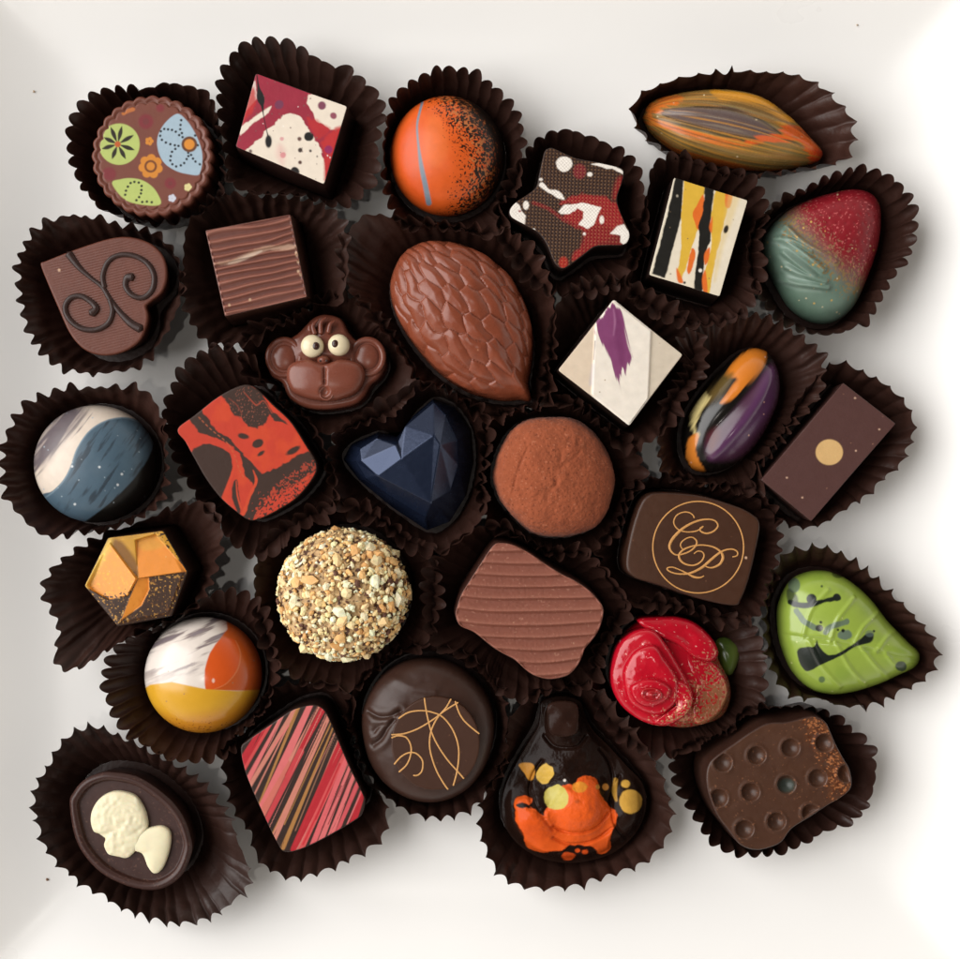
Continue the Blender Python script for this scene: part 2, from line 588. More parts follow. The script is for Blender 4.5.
CUPS, FEET = [], []
def cup(*a, **k):
    CUPS.append((a, k))
    FEET.append(a[0].foot)
def build_cup(candy, rim_px, what, hr=46.0, kind='round', pitch=15.0, amp=4.6, seed=0, rim_var=None, tint=1.0):
    hr = hr * 1.15
    rs = np.random.RandomState(seed + 500)
    o, c = candy.foot
    rp = catmull(rim_px, 400)
    # cups in the thick of the group get wider rims, to darken the gaps
    q0 = rp - [482, 478]
    deep = 1 - sstep(235, 325, np.maximum(np.abs(q0[:, 0]) * 0.92, np.abs(q0[:, 1])))
    q1 = rp - candy.pc
    rp = rp + q1 / np.hypot(*q1.T)[:, None] * (9.0 * deep)[:, None]
    rim = lift(rp, hr)
    per = np.sum(np.hypot(*np.diff(np.vstack([rim, rim[:1]]), axis=0).T))
    npl = int(round(per / pitch))
    spp = 12
    N = npl * spp
    # pleats spaced evenly along the rim's length, then turned into angles around the candy
    ev = resample(rim, 720)
    aa = np.unwrap(np.arctan2(*(ev - c)[:, ::-1].T))
    if aa[-1] < aa[0]:
        aa = np.unwrap(np.arctan2(*(ev[::-1] - c)[:, ::-1].T))
    aa = np.maximum.accumulate(aa)
    jit = np.cumsum(1 + 0.3 * (rs.rand(npl) - 0.5))
    jit = np.r_[0, jit] / jit[-1]
    ph = np.interp(np.arange(N) / spp, np.arange(npl + 1), jit)
    th = np.interp(ph, np.arange(721) / 720.0, np.r_[aa, aa[0] + 2 * math.pi])
    thw = (th + math.pi) % (2 * math.pi) - math.pi
    rf = polar(o, c, thw) * 1.0 + 2.5
    rr = polar(rim, c, thw)
    uu = np.column_stack([np.cos(th), np.sin(th)])
    for f2, c2 in FEET:                          # never into a neighbour
        if f2 is o or np.hypot(*(c2 - c)) > 260:
            continue
        for _ in range(14):
            sd = sd_poly(c + uu * rr[:, None], f2[::5])
            bad = sd < 5
            if not bad.any():
                break
            rr = np.where(bad, rr - 2.0, rr)
    w0 = np.ones(9) / 9
    rr = np.minimum(rr, np.convolve(np.r_[rr[-4:], rr, rr[:4]], w0, 'valid') + 1.5)
    rr = np.maximum(rr, rf + 4 + amp)
    # smooth the floor outline a bit: paper does not follow sharp notches
    k = np.ones(2 * spp + 1) / (2 * spp + 1)
    rf = np.maximum(rf, np.convolve(np.r_[rf[-spp:], rf, rf[:spp]], k, 'valid'))
    x = (np.arange(N) % spp) / spp
    if kind == 'round':
        wv = np.abs(np.sin(math.pi * x)) ** 0.8
    elif kind == 'point':
        wv = 1 - np.abs(np.sin(math.pi * x)) ** 0.85
    else:
        wv = 0.5 - 0.5 * np.cos(2 * math.pi * x)
    pam = (0.62 + 0.55 * rs.rand(npl))[np.arange(N) // spp]
    # a few pleats pressed flat, as handled paper has
    for _ in range(3):
        a0, ln0 = rs.randint(npl), rs.randint(2, 5)
        sel = ((np.arange(N) // spp - a0) % npl) < ln0
        pam = np.where(sel, pam * (0.25 + 0.3 * rs.rand()), pam)
    rr = rr + 2.2 * noise(np.column_stack([np.cos(th), np.sin(th)]) * 10, 4.0, seed + 40)
    M = 16
    G = np.zeros((M, N, 3))
    u = np.column_stack([np.cos(th), np.sin(th)])
    low = np.interp(th, np.linspace(th[0], th[0] + 2 * math.pi, 9), np.r_[rs.rand(8) * 1.0, 0][[0, 1, 2, 3, 4, 5, 6, 7, 0]])
    for i in range(M):
        t = i / (M - 1)
        A = amp * (0.10 + 0.90 * t ** 1.8) * pam
        base_r = rf + (rr - amp * 1.6 * (0.25 + 0.75 * t) - rf) * (t ** 1.05)
        G[i, :, :2] = c + u * (base_r + A * 1.6 * (wv - 0.25 * (1 - t)))[:, None]
        G[i, :, 2] = 1.0 + (hr - 4 * low) * t ** 0.9
    V = G.reshape(-1, 3)
    V = V + np.column_stack([noise(V, 11, seed), noise(V, 11, seed + 5), noise(V, 13, seed + 9)]) * (1.3 * np.clip(V[:, 2:3] / 20, 0, 1))
    root = bpy.data.objects.new('paper_cup', None)
    C.collection.objects.link(root)
    org = np.r_[c, 0.0]
    up = float(plate_z(G[0, :, 0], G[0, :, 1])[0].max())     # the outer cups sit a little higher, where the plate starts to rise
    root.location = (org + [0, 0, up]) * S
    candy.root.location = (candy.o0 + [0, 0, up]) * S
    tag(root, 'dark brown pleated paper cup holding ' + what, 'paper cup', 'paper candy cups')
    def colour(V, sd):
        P = Paint(V, sd)
        P.fill((51 * tint, 31 * tint, 25 * tint), 0.2, 20)  # tint puts the stronger light on some cups into their colour
        return P.c
    # underside sheet gives the paper a thickness
    Gi = G.copy()
    make_obj('cup_wall', V, grid_faces(M, N), [], M_PAPER, root, org, colour(V, seed))
    Gf = np.zeros((4, N, 3))
    for i, f in enumerate((0.02, 0.4, 0.8, 1.0)):
        Gf[i, :, :2] = c + (G[0, :, :2] - c) * f
        Gf[i, :, 2] = 1.0
    Vf = Gf.reshape(-1, 3)
    make_obj('cup_base', Vf, grid_faces(4, N), [], M_PAPER, root, org, colour(Vf, seed + 3))
    return root

MILK, DARK = (112, 62, 47), (56, 33, 26)

# ------------------------------------------------------------------ 1 floral printed disc
def floral():
    cd = Candy('printed_chocolate', 'round fluted milk chocolate printed with green and blue petals and orange flowers', (152.5, 156), 50)
    o = circle(152.5, 156, 60, n=448)
    th = np.arange(448) * 2 * math.pi / 448
    fl = 2.6 * (np.abs(np.cos(14 * th)) - 0.5)
    o = np.array([152.5, 156]) + (o - [152.5, 156]) * (1 + fl / 60)[:, None]
    k = zone(90, 90, 130)
    def print_(P):
        P.fill((122, 68, 54), 0.05)
        Q = P.P
        red = (128, 40, 50)
        for c, r in (((415, 235), 55), ((595, 690), 42), ((145, 620), 50), ((520, 135), 30)):
            P.ell(k(c)[0], r * k.k, None, red, a=0.85, soft=1.6)
        for c, r in (((415, 235), 24), ((595, 690), 16)):
            P.ell(k(c)[0], r * k.k, None, (112, 50, 50), a=0.8)
        green = (186, 200, 112)
        P.ell(k((218, 402))[0], 151 * k.k, 152 * k.k, green)
        for e in ((155, 275), (238, 268), (325, 335), (332, 445), (266, 512), (165, 512), (90, 437), (105, 352)):
            e = np.array(e, float); c = np.array((207, 402.))
            P.line(k(c + (e - c) * 0.16, c + (e - c) * 0.6, c + (e - c) * 0.98), [0.8, 4.2, 0.6], (40, 32, 16), soft=0.5)
        P.ell(k((207, 402))[0], 3.0, None, (196, 92, 36))
        blue = (168, 190, 205)
        P.poly(k((648, 178), (570, 230), (515, 310), (497, 390), (515, 480), (560, 550), (640, 600), (720, 622), (805, 627), (828, 560), (828, 460), (800, 370), (760, 290), (710, 222)), blue)
        for d in ((675, 225), (670, 260), (668, 292), (680, 320), (685, 350), (550, 290), (578, 293), (607, 297), (635, 310), (660, 335), (525, 307), (520, 340), (533, 370), (562, 390), (595, 402), (628, 410), (655, 415), (632, 437), (607, 458), (598, 490), (595, 522), (610, 550), (638, 566), (672, 558), (697, 541), (715, 512), (728, 490), (727, 465), (748, 481), (762, 508), (780, 530), (812, 550), (797, 410), (778, 338)):
            P.ell(k(d)[0], 1.25, None, (30, 34, 40), soft=0.5)
        P.ell(k((735, 403))[0], 7.9, None, (104, 62, 36)); P.ell(k((735, 403))[0], 5.2, None, (222, 142, 50))
        org = (214, 136, 46)
        for a in range(7):
            t = a * 2 * math.pi / 7 - 1.5
            P.ell(k((450 + 58 * math.cos(t), 565 + 58 * math.sin(t)))[0], 4.4, None, org)
        P.ell(k((450, 565))[0], 8, None, org); P.ell(k((450, 565))[0], 6.3, None, (120, 66, 30)); P.ell(k((450, 565))[0], 4.1, None, org)
        for a in range(5):
            t = a * 2 * math.pi / 5
            P.ell(k((440 + 18 * math.cos(t), 380 + 18 * math.sin(t)))[0], 1.9, None, org, soft=0.5)
            P.ell(k((725 + 16 * math.cos(t), 720 + 16 * math.sin(t)))[0], 1.9, None, (226, 214, 150), soft=0.5)
            P.ell(k((608 + 16 * math.cos(t), 800 + 16 * math.sin(t)))[0], 1.9, None, (206, 208, 220), soft=0.5)
        P.line(k((250, 175), (280, 158), (320, 145)), 4, (190, 110, 54))
        P.poly(k((165, 690), (230, 660), (300, 652), (380, 665), (450, 705), (500, 765), (522, 845), (400, 850), (260, 810)), green)
        for d in ((302, 688), (330, 680), (362, 685), (383, 710), (382, 740), (378, 765), (365, 792), (282, 715), (268, 745), (262, 775), (345, 815), (388, 828), (422, 825), (458, 830)):
            P.ell(k(d)[0], 1.25, None, (34, 34, 22), soft=0.5)
        rim = np.hypot(Q[:, 0] - 151.5, Q[:, 1] - 155.5)
        P.mask(sstep(51.3, 52.6, rim), (120, 68, 54))
    cd.shell_rgb = (116, 66, 52)
    p = [(f, 8.0, 50.0) for f in np.linspace(0.012, 1, 80)]
    p += [(1, 7.2, 49.4), (1, 6.6, 49.0), (1, 5.6, 49.3), (1, 4.2, 50.2), (1, 2.6, 50.4), (1, 1.2, 49.6), (1, 0.3, 48.0), (1, 0, 46.0)]
    kw = 80
    p += [(1, -0.2 + t * 1.2, 46 - 44 * t) for t in np.linspace(0.1, 1, 8)] + [(0.02, 0, 2)]
    cd.solid(('printed_top', 'fluted_rim'), o, (p, kw), print_, (M_PRINT, M_SATIN))
    cup(cd, [(65, 155), (68, 120), (96, 88), (135, 84), (173, 76), (214, 94), (224, 140), (222, 185), (200, 214), (150, 224), (108, 218), (80, 195)], 'the round floral printed chocolate', 46, 'round', 15, seed=1)
floral()

# ------------------------------------------------------------------ 2 raspberry splatter square
def splatter_square():
    k = zone(190, 20, 260)
    cd = Candy('square_chocolate', 'white topped square chocolate splashed with raspberry red and black drips', (292, 129), 58)
    cd.shell_rgb = (44, 25, 21)
    def pt(P):
        P.fill((158, 42, 62), 0.12, 10)
        w = (240, 226, 208)
        P.poly(k((345, 352), (385, 343), (420, 370), (455, 430), (488, 490), (500, 560), (500, 640), (300, 560), (190, 500), (205, 485), (240, 455), (290, 405)), w, wob=2.5, smooth=False)
        P.poly(k((440, 280), (500, 275), (610, 320), (560, 395), (520, 408), (470, 375), (432, 310)), w, wob=2.5, smooth=False)
        P.poly(k((185, 400), (250, 350), (302, 320), (290, 345), (240, 378), (188, 428)), w, wob=1.5, smooth=False)
        P.poly(k((222, 245), (243, 225), (248, 290), (210, 335), (200, 330)), (236, 214, 204), wob=1.5, smooth=False, a=0.85)
        red = (196, 48, 46)
        P.poly(k((490, 445), (560, 400), (530, 540), (500, 600), (497, 500)), red, wob=2, soft=2, a=0.85)
        P.poly(k((205, 310), (235, 255), (240, 320), (190, 390), (178, 390)), red, wob=2, soft=2, a=0.85)
        P.poly(k((430, 360), (470, 375), (520, 405), (480, 440), (455, 420)), red, wob=2, soft=2, a=0.7)
        P.poly(k((330, 460), (350, 480), (345, 540), (320, 500)), (232, 190, 180), soft=4, a=0.7)
        for c, r, col in (((487, 318), 15, (130, 70, 90)), ((530, 355), 12, (150, 80, 96)), ((330, 315), 16, (120, 56, 84)), ((512, 480), 14, (150, 40, 90)),
                          ((440, 432), 17, (24, 22, 20)), ((405, 440), 8, (110, 80, 72)), ((408, 482), 8, (70, 56, 50)), ((407, 527), 7, (90, 60, 52)), ((388, 562), 17, (28, 22, 20)), ((445, 485), 4, (60, 50, 50)), ((470, 505), 4, (60, 50, 50)), ((225, 485), 6, (110, 90, 86)), ((345, 500), 10, (220, 150, 150)), ((340, 440), 8, (226, 170, 168))):
            P.ell(k(c)[0], r * k.k, None, col, soft=0.8, wob=0.6)
        P.line(k((248, 203), (254, 250), (262, 290), (268, 318), (272, 350), (282, 400), (289, 430)), [0.8, 2.2, 7.5, 3, 1, 0.8, 1.4], (22, 20, 20), soft=0.5)
        P.ell(k((291, 450))[0], 3.3, 6.4, (22, 20, 20))
        P.dots(40, 0.5, (120, 90, 84))
        P.dots(14, 0.5, (250, 244, 236))
    o = rounded(k((243, 197), (583, 320), (497, 610), (168, 470)), 440, 1.6)
    cd.solid(('painted_top', 'shell'), o, prof_box(58, 1.6, 4), pt, (M_PRINT, M_SATIN), seed=2)
    cup(cd, [(214, 90), (222, 66), (234, 46), (252, 37), (275, 37), (303, 45), (337, 60), (368, 78), (386, 99), (388, 130), (378, 175), (346, 202), (300, 196), (250, 196), (228, 180), (220, 140)], 'the raspberry splashed square', 46, 'round', 16, seed=2)
splatter_square()

# ------------------------------------------------------------------ 3 orange dome
def orange_dome():
    k = zone(370, 40, 260)
    cd = Candy('dome_chocolate', 'glossy orange dome chocolate with grey blue line and black sprayed side', (447, 155.5), 26, parts=False)
    def pt(P):
        P.fill((226, 96, 34), 0.05)
        q = P.P
        P.poly(k((100, 380), (170, 300), (180, 470), (230, 600), (150, 580)), (206, 76, 28), soft=10, a=0.6)
        P.poly(k((215, 290), (260, 290), (290, 370), (280, 430), (240, 470), (200, 420)), (234, 118, 56), soft=5, a=0.6)
        t = (q[:, 0] - 447) * 0.86 - (q[:, 1] - 155) * 0.22
        lim = 22 - 0.010 * (q[:, 1] - 150) ** 2 * 0.6
        d = t - lim
        dens = sstep(-26, 22, d)
        P.spray(dens ** 1.9 * 0.9, (48, 28, 18), size=1.6)
        P.spray(sstep(-22, 12, d) * 0.35, (40, 24, 16), size=1.4)
        P.spray(sstep(-8, 6, d) * (1 - sstep(8, 26, d)) * 0.22, (206, 120, 66), size=1.8)
        P.mask(sstep(6, 28, d), (28, 20, 15))
        P.spray(sstep(4, 12, d) * (1 - sstep(14, 30, d)) * 0.10, (176, 100, 50))
        P.line(k((193, 232), (178, 290), (174, 330), (180, 400), (190, 470), (205, 540), (217, 602)), [2.4, 2.2, 2.0, 2.4, 4.4, 5.2, 5.6], (126, 136, 148), soft=0.7)
    o = circle(447, 155.5, 57, 59.5, n=400)
    cd.solid('dome', o, prof_dome(62, 20, 0.95, M=110), pt, M_SATIN, seed=3)
    cup(cd, [(387, 125), (392, 97), (405, 80), (425, 69), (447, 63), (470, 66), (491, 79), (509, 97), (523, 118), (528, 143), (525, 180), (515, 215), (490, 234), (450, 238), (410, 228), (390, 200), (383, 160)], 'the orange dome', 44, 'round', 14.5, seed=3)
orange_dome()

# ------------------------------------------------------------------ 4 star
def star():
    k = zone(500, 140, 140)
    cd = Candy('star_chocolate', 'dark star shaped chocolate with dotted grid and red and white splashes', (573, 205), 56)
    cd.shell_rgb = (34, 21, 17)
    pts = k((305, 75), (340, 52), (380, 60), (520, 120), (700, 155), (830, 190), (850, 230), (835, 300), (805, 400), (830, 500), (885, 620), (888, 680), (850, 720), (740, 725), (650, 735), (560, 800), (460, 872), (415, 880), (370, 840), (320, 720), (260, 640), (160, 580), (75, 530), (62, 480), (105, 425), (180, 375), (245, 320), (265, 240), (285, 150))
    a = math.radians(3)
    def pt(P):
        q = P.P
        P.fill((60, 38, 30), 0.1)
        red = (168, 32, 36)
        P.poly(k((410, 440), (470, 400), (580, 375), (730, 400), (810, 440), (850, 540), (830, 620), (740, 680), (660, 720), (500, 830), (500, 780), (580, 680), (560, 620), (500, 590), (420, 540), (480, 440)), red, soft=2.0, wob=3, a=0.9)
        P.poly(k((600, 600), (760, 600), (850, 720), (700, 730), (560, 780)), (140, 28, 30), soft=3, a=0.8)
        P.poly(k((800, 270), (845, 260), (830, 380), (770, 400)), (150, 30, 34), soft=3, a=0.85)
        P.line(k((230, 430), (330, 470), (430, 540), (540, 600)), 3.6, (134, 28, 32), soft=1.2, a=0.85)
        P.ell(k((545, 215))[0], 6.5, 7.5, (134, 36, 44), soft=1.5, a=0.9)
        P.ell(k((435, 840))[0], 4.5, 6, (176, 44, 32), soft=1.2)
        # raised dot grid
        u = (q[:, 0] * math.cos(a) + q[:, 1] * math.sin(a)) / 3.55
        v = (-q[:, 0] * math.sin(a) + q[:, 1] * math.cos(a)) / 3.55
        du, dv = np.abs(u - np.round(u)), np.abs(v - np.round(v))
        dot = 1 - sstep(0.12, 0.32, np.hypot(du, dv * 0.8))
        P.mask(dot * 0.45, (150, 112, 74))
        edge = sstep(0.36, 0.5, np.maximum(du, dv))
        P.c[:, :3] *= (1 - 0.42 * edge)[:, None]
        w = (240, 232, 222)
        P.ell(k((440, 165))[0], 8.2, 7.4, w, wob=1.0)
        P.poly(k((630, 165), (700, 155), (770, 165), (850, 220), (845, 238), (790, 210), (740, 195)), w, wob=1.2, smooth=False)
        P.ell(k((615, 235))[0], 2.6, 2.2, w); P.ell(k((280, 270))[0], 1.9, 1.3, w)
        P.line(k((285, 305), (330, 345), (390, 370), (435, 400)), [5, 3.6, 6, 3], w, wob=1.0)
        P.ell(k((178, 447))[0], 2.9, 4.4, w)
        P.poly(k((60, 480), (100, 420), (135, 450), (150, 490), (175, 520), (165, 585), (70, 540)), w, smooth=False, wob=0.8)
        P.ell(k((135, 487))[0], 1.4, 1, (150, 60, 60))
        P.poly(k((395, 490), (440, 445), (560, 430), (690, 465), (665, 520), (640, 580), (600, 605), (540, 580), (570, 540), (570, 490), (530, 465), (480, 510), (420, 510)), w, smooth=False, wob=1.2)
        P.ell(k((697, 547))[0], 2.3, 4.2, w)
        P.poly(k((755, 640), (800, 590), (850, 575), (890, 640), (890, 690), (850, 720), (825, 700), (825, 655)), w, smooth=False, wob=0.8)
        P.ell(k((578, 643))[0], 1.5, 1.5, w); P.ell(k((232, 615))[0], 1.2, 1.4, w); P.ell(k((705, 580))[0], 1.2, 1.2, (120, 20, 20))
    def nd(px, f, V):
        u = (px[:, 0] * math.cos(a) + px[:, 1] * math.sin(a)) / 3.55
        v = (-px[:, 0] * math.sin(a) + px[:, 1] * math.cos(a)) / 3.55
        return 0.22 * np.cos(2 * math.pi * u) * np.cos(2 * math.pi * v) * (f < 0.97)
    cd.solid(('printed_top', 'shell'), catmull(pts, 440), prof_box(56, 2.0, 0, M=95), pt, (M_PRINT, M_SATIN), ndisp=nd, seed=4)
    cup(cd, [(520, 150), (543, 130), (566, 125), (595, 131), (624, 146), (642, 168), (648, 210), (640, 255), (610, 285), (570, 292), (530, 275), (505, 240), (500, 190)], 'the dark star', 44, 'round', 14.5, seed=4)
star()

# ------------------------------------------------------------------ 5 cocoa pod shape, orange and olive
def pod():
    k = zone(610, 40, 260)
    cd = Candy('pod_chocolate', 'long pointed ribbed chocolate pod streaked orange, olive and grey purple', (730, 129), 26, parts=False)
    pts = k((125, 270), (160, 222), (280, 192), (430, 186), (560, 215), (670, 290), (740, 360), (784, 408), (783, 432), (760, 448), (680, 468), (560, 476), (400, 456), (250, 410), (160, 345), (130, 300))
    ax = np.array([822 - 646., 155 - 112.]); ln = np.hypot(*ax); ax /= ln
    nn = np.array([-ax[1], ax[0]])
    def uv(px):
        q = px - np.array([646., 112.])
        u = q @ ax / ln
        bend = -26 * u * (1 - u) * 0.6
        v = (q @ nn - bend - 3) / (42 * np.sqrt(np.clip(np.sin(np.clip(u, 0.02, 0.98) * math.pi), 0.02, 1)))
        return u, v
    def pt(P):
        u, v = uv(P.P)
        P.fill((150, 116, 60), 0.1)
        st = np.column_stack([u * 2.2, v * 9])
        n1, n2 = fbm(st, 1.0, 5), fbm(st * [1, 1.7], 1.0, 9)
        P.mask(sstep(-0.15, 0.3, n1) * 0.8, (126, 110, 66))
        P.mask(sstep(0.0, 0.35, n2) * 0.8, (168, 120, 64))
        # grey purple middle streak
        d = np.abs(v + 0.20 + 0.12 * n1) - 0.30 * np.sqrt(np.clip(1 - ((u - 0.42) / 0.34) ** 2, 0, 1))
        P.mask((1 - sstep(-0.12, 0.05, d)) * 0.9, (96, 80, 82))
        P.mask((1 - sstep(-0.2, 0.0, d)) * sstep(0.05, 0.3, n2) * 0.8, (136, 120, 104))
        P.mask((1 - sstep(0.0, 0.05, np.abs(d + 0.01))) * 0.8, (56, 44, 40))
        P.mask((1 - sstep(0.0, 0.06, np.abs(v - 0.12 - 0.1 * n1))) * sstep(0.12, 0.2, u) * (1 - sstep(0.6, 0.72, u)) * 0.75, (60, 46, 36))
        P.streaks(13, 11.0)
        # yellow upper flank and orange ends
        P.poly(k((375, 195), (450, 190), (560, 215), (680, 295), (640, 300), (540, 245), (440, 235), (395, 225)), (222, 152, 44), soft=2.5, wob=7, ws=4, a=0.95)
        P.poly(k((120, 270), (155, 225), (260, 205), (250, 240), (190, 255), (165, 290), (230, 320), (330, 350), (500, 385), (520, 400), (370, 380), (240, 345), (170, 320), (140, 320)), (226, 118, 44), soft=2, wob=7, ws=4, a=0.95)
        P.poly(k((500, 372), (600, 350), (690, 320), (720, 345), (790, 410), (780, 445), (740, 450), (720, 410), (690, 370), (600, 380), (520, 390)), (230, 100, 38), soft=1.8, wob=7, ws=4, a=0.95)
        P.poly(k((745, 410), (790, 405), (790, 445), (740, 450)), (232, 78, 34), soft=3)
        P.poly(k((150, 330), (250, 400), (400, 450), (560, 480), (700, 470), (560, 500), (380, 490), (230, 430)), (204, 100, 36), soft=3, wob=7, ws=4, a=0.9)
        n3 = fbm(st * [0.8, 2.6], 1.0, 19, 3)
        P.mask(sstep(0.12, 0.4, n3) * 0.5, (84, 58, 34))
        P.mask(sstep(0.18, 0.45, fbm(st * [0.8, 2.2], 1.0, 29, 3)) * 0.55, (214, 150, 62))
        P.dots(8, 0.6, (240, 220, 180))
    def nd(px, f, V):
        u, v = uv(px)
        rib = np.cos(v * math.pi * 2.6 + 0.6)
        return 2.8 * rib * np.clip(np.sin(np.clip(u, 0, 1) * math.pi), 0, 1) * (1 - f ** 6)
    cd.solid('pod', catmull(pts, 460), prof_dome(54, 18, 0.9, M=90), pt, M_LACQ_M, ndisp=nd, seed=5)
    cup(cd, [(627, 108), (640, 90), (672, 76), (716, 69), (762, 65), (806, 73), (836, 92), (855, 118), (857, 140), (848, 163), (800, 172), (740, 180), (690, 168), (655, 150), (634, 130)], 'the streaked orange pod', 42, 'point', 18, 4.6, seed=5, tint=1.15)
pod()

# ------------------------------------------------------------------ 6 striped square
def striped_square():
    k = zone(610, 40, 260)
    cd = Candy('square_chocolate', 'square chocolate with black, yellow, orange and white stripes across the top', (698, 237), 58)
    cd.shell_rgb = (34, 22, 18)
    def pt(P):
        P.fill((232, 220, 198), 0.06)
        blk, yel, org = (28, 26, 22), (222, 178, 62), (226, 110, 40)
        P.poly(k((246, 490), (274, 490), (262, 660), (240, 740), (203, 880), (156, 862), (200, 690)), blk, smooth=False, wob=0.8)
        P.poly(k((273, 500), (352, 515), (342, 620), (325, 700), (305, 760), (280, 840), (262, 890), (246, 870), (262, 770), (262, 660)), yel, smooth=False, wob=1.0)
        P.poly(k((345, 570), (352, 640), (335, 700), (318, 690), (305, 640), (320, 610)), org, wob=0.8)
        P.poly(k((300, 770), (316, 790), (296, 860), (285, 850)), org, wob=0.8)
        P.poly(k((245, 840), (262, 870), (270, 895), (250, 890)), org)
        P.poly(k((352, 510), (392, 520), (378, 610), (372, 680), (372, 740), (352, 790), (345, 860), (340, 950), (308, 940), (322, 800), (330, 720), (325, 690), (342, 640)), blk, smooth=False, wob=1.2)
        P.poly(k((390, 530), (445, 545), (430, 640), (410, 720), (385, 830), (362, 960), (342, 950), (350, 850), (374, 760), (372, 650)), yel, smooth=False, wob=1.0)
        P.poly(k((378, 650), (366, 690), (376, 710)), org, smooth=True, soft=1)
        P.poly(k((368, 765), (348, 790), (350, 830), (364, 810)), org, soft=0.9)
        P.poly(k((352, 850), (340, 880), (345, 930), (360, 930)), org, soft=0.9)
        P.poly(k((430, 550), (455, 560), (442, 615), (425, 610)), org, soft=0.9, wob=0.8)
        P.poly(k((440, 560), (480, 570), (420, 760), (385, 900), (390, 800), (415, 700)), (226, 196, 120), soft=3, a=0.5)
        P.ell(k((428, 698))[0], 2.3, 4.2, (44, 36, 28), rot=0.3)
        P.ell(k((333, 850))[0], 1.8, None, (236, 230, 220)); P.ell(k((275, 895))[0], 1.3, None, (40, 30, 24))
        P.ell(k((248, 575))[0], 1.1, None, (180, 170, 150))
        P.dots(14, 0.5, (120, 100, 80))
    o = rounded(k((235, 505), (510, 590), (405, 948), (142, 868)), 440, 1.4)
    cd.solid(('painted_top', 'shell'), o, prof_box(58, 1.4, 2), pt, (M_PRINT, M_SATIN), seed=6)
    cup(cd, [(650, 160), (676, 150), (716, 158), (756, 174), (766, 205), (762, 250), (752, 292), (728, 318), (690, 322), (655, 315), (634, 290), (636, 240), (643, 195)], 'the striped square', 48, 'round', 14.5, seed=6)
striped_square()

# ------------------------------------------------------------------ 7 strawberry
def strawberry():
    k = zone(700, 140, 260)
    cd = Candy('strawberry_chocolate', 'strawberry shaped chocolate, dark red above and grey green below with gold specks', (824, 257), 26, parts=False)
    pts = k((235, 370), (270, 310), (350, 245), (450, 205), (550, 183), (620, 195), (658, 240), (662, 330), (642, 430), (602, 540), (560, 620), (500, 670), (420, 672), (340, 625), (280, 530), (245, 450))
    def line_d(px):
        a, b = k((300, 270))[0], k((600, 580))[0]
        t = (b - a) / np.hypot(*(b - a))
        return (px - a) @ np.array([t[1], -t[0]])       # >0 on the red side
    leafs = [k((262, 380), (320, 395), (380, 430)), k((285, 520), (350, 545), (440, 560)), k((290, 430), (330, 470), (400, 530)), k((280, 380), (330, 420), (420, 500)), k((300, 340), (350, 400), (460, 470)), k((300, 480), (350, 510), (430, 540))]
    def pt(P):
        d = line_d(P.P) + 6 * fbm(P.P, 14, 3)
        P.fill((104, 126, 112), 0.10)
        P.mask((1 - sstep(-60, -20, d)) * 0.6, (72, 96, 78))
        P.mask(sstep(-12, 20, d), (136, 26, 36))
        for l in leafs:
            P.line(l, [2, 5, 2], (138, 158, 146), soft=2.0, a=0.5)
        P.spray(np.exp(-(d / 11) ** 2) * 0.42, (146, 122, 80), 0.25)
        P.spray(np.exp(-((d - 12) / 10) ** 2) * 0.22, (158, 104, 84), 0.2)
        P.spray(sstep(0, 30, d) * 0.05, (196, 96, 96))
        P.dots(26, 0.8, (198, 160, 84)); P.dots(26, 0.6, (206, 186, 150))
    def nd(px, f, V):
        r = 0
        for l in leafs:
            q = catmull(l, 20, False)
            s = sd_line(px, q)
            r = np.maximum(r, 4.6 * np.exp(-(s / 2.9) ** 2))
        d = line_d(px)
        # seed pits on the red part
        cell = px / 9.0
        cell = np.column_stack([cell[:, 0] + 0.5 * (np.floor(cell[:, 1]) % 2), cell[:, 1]])
        fr = cell - np.floor(cell) - 0.5
        pit = np.exp(-(np.hypot(fr[:, 0], fr[:, 1]) / 0.2) ** 2)
        return (r - 0.5 * pit * sstep(0, 12, d)) * (1 - f ** 8) + 0.5 * noise(V, 12, 5)
    cd.solid('strawberry', catmull(pts, 400), prof_dome(60, 20, 0.85, M=100), pt, M_SATIN, ndisp=nd, seed=7)
    cup(cd, [(749, 240), (758, 218), (789, 197), (822, 178), (857, 166), (893, 175), (914, 203), (918, 236), (906, 266), (886, 297), (874, 321), (857, 334), (828, 341), (800, 331), (770, 308), (752, 272)], 'the red and green strawberry', 46, 'round', 14, 4.8, seed=7)
strawberry()

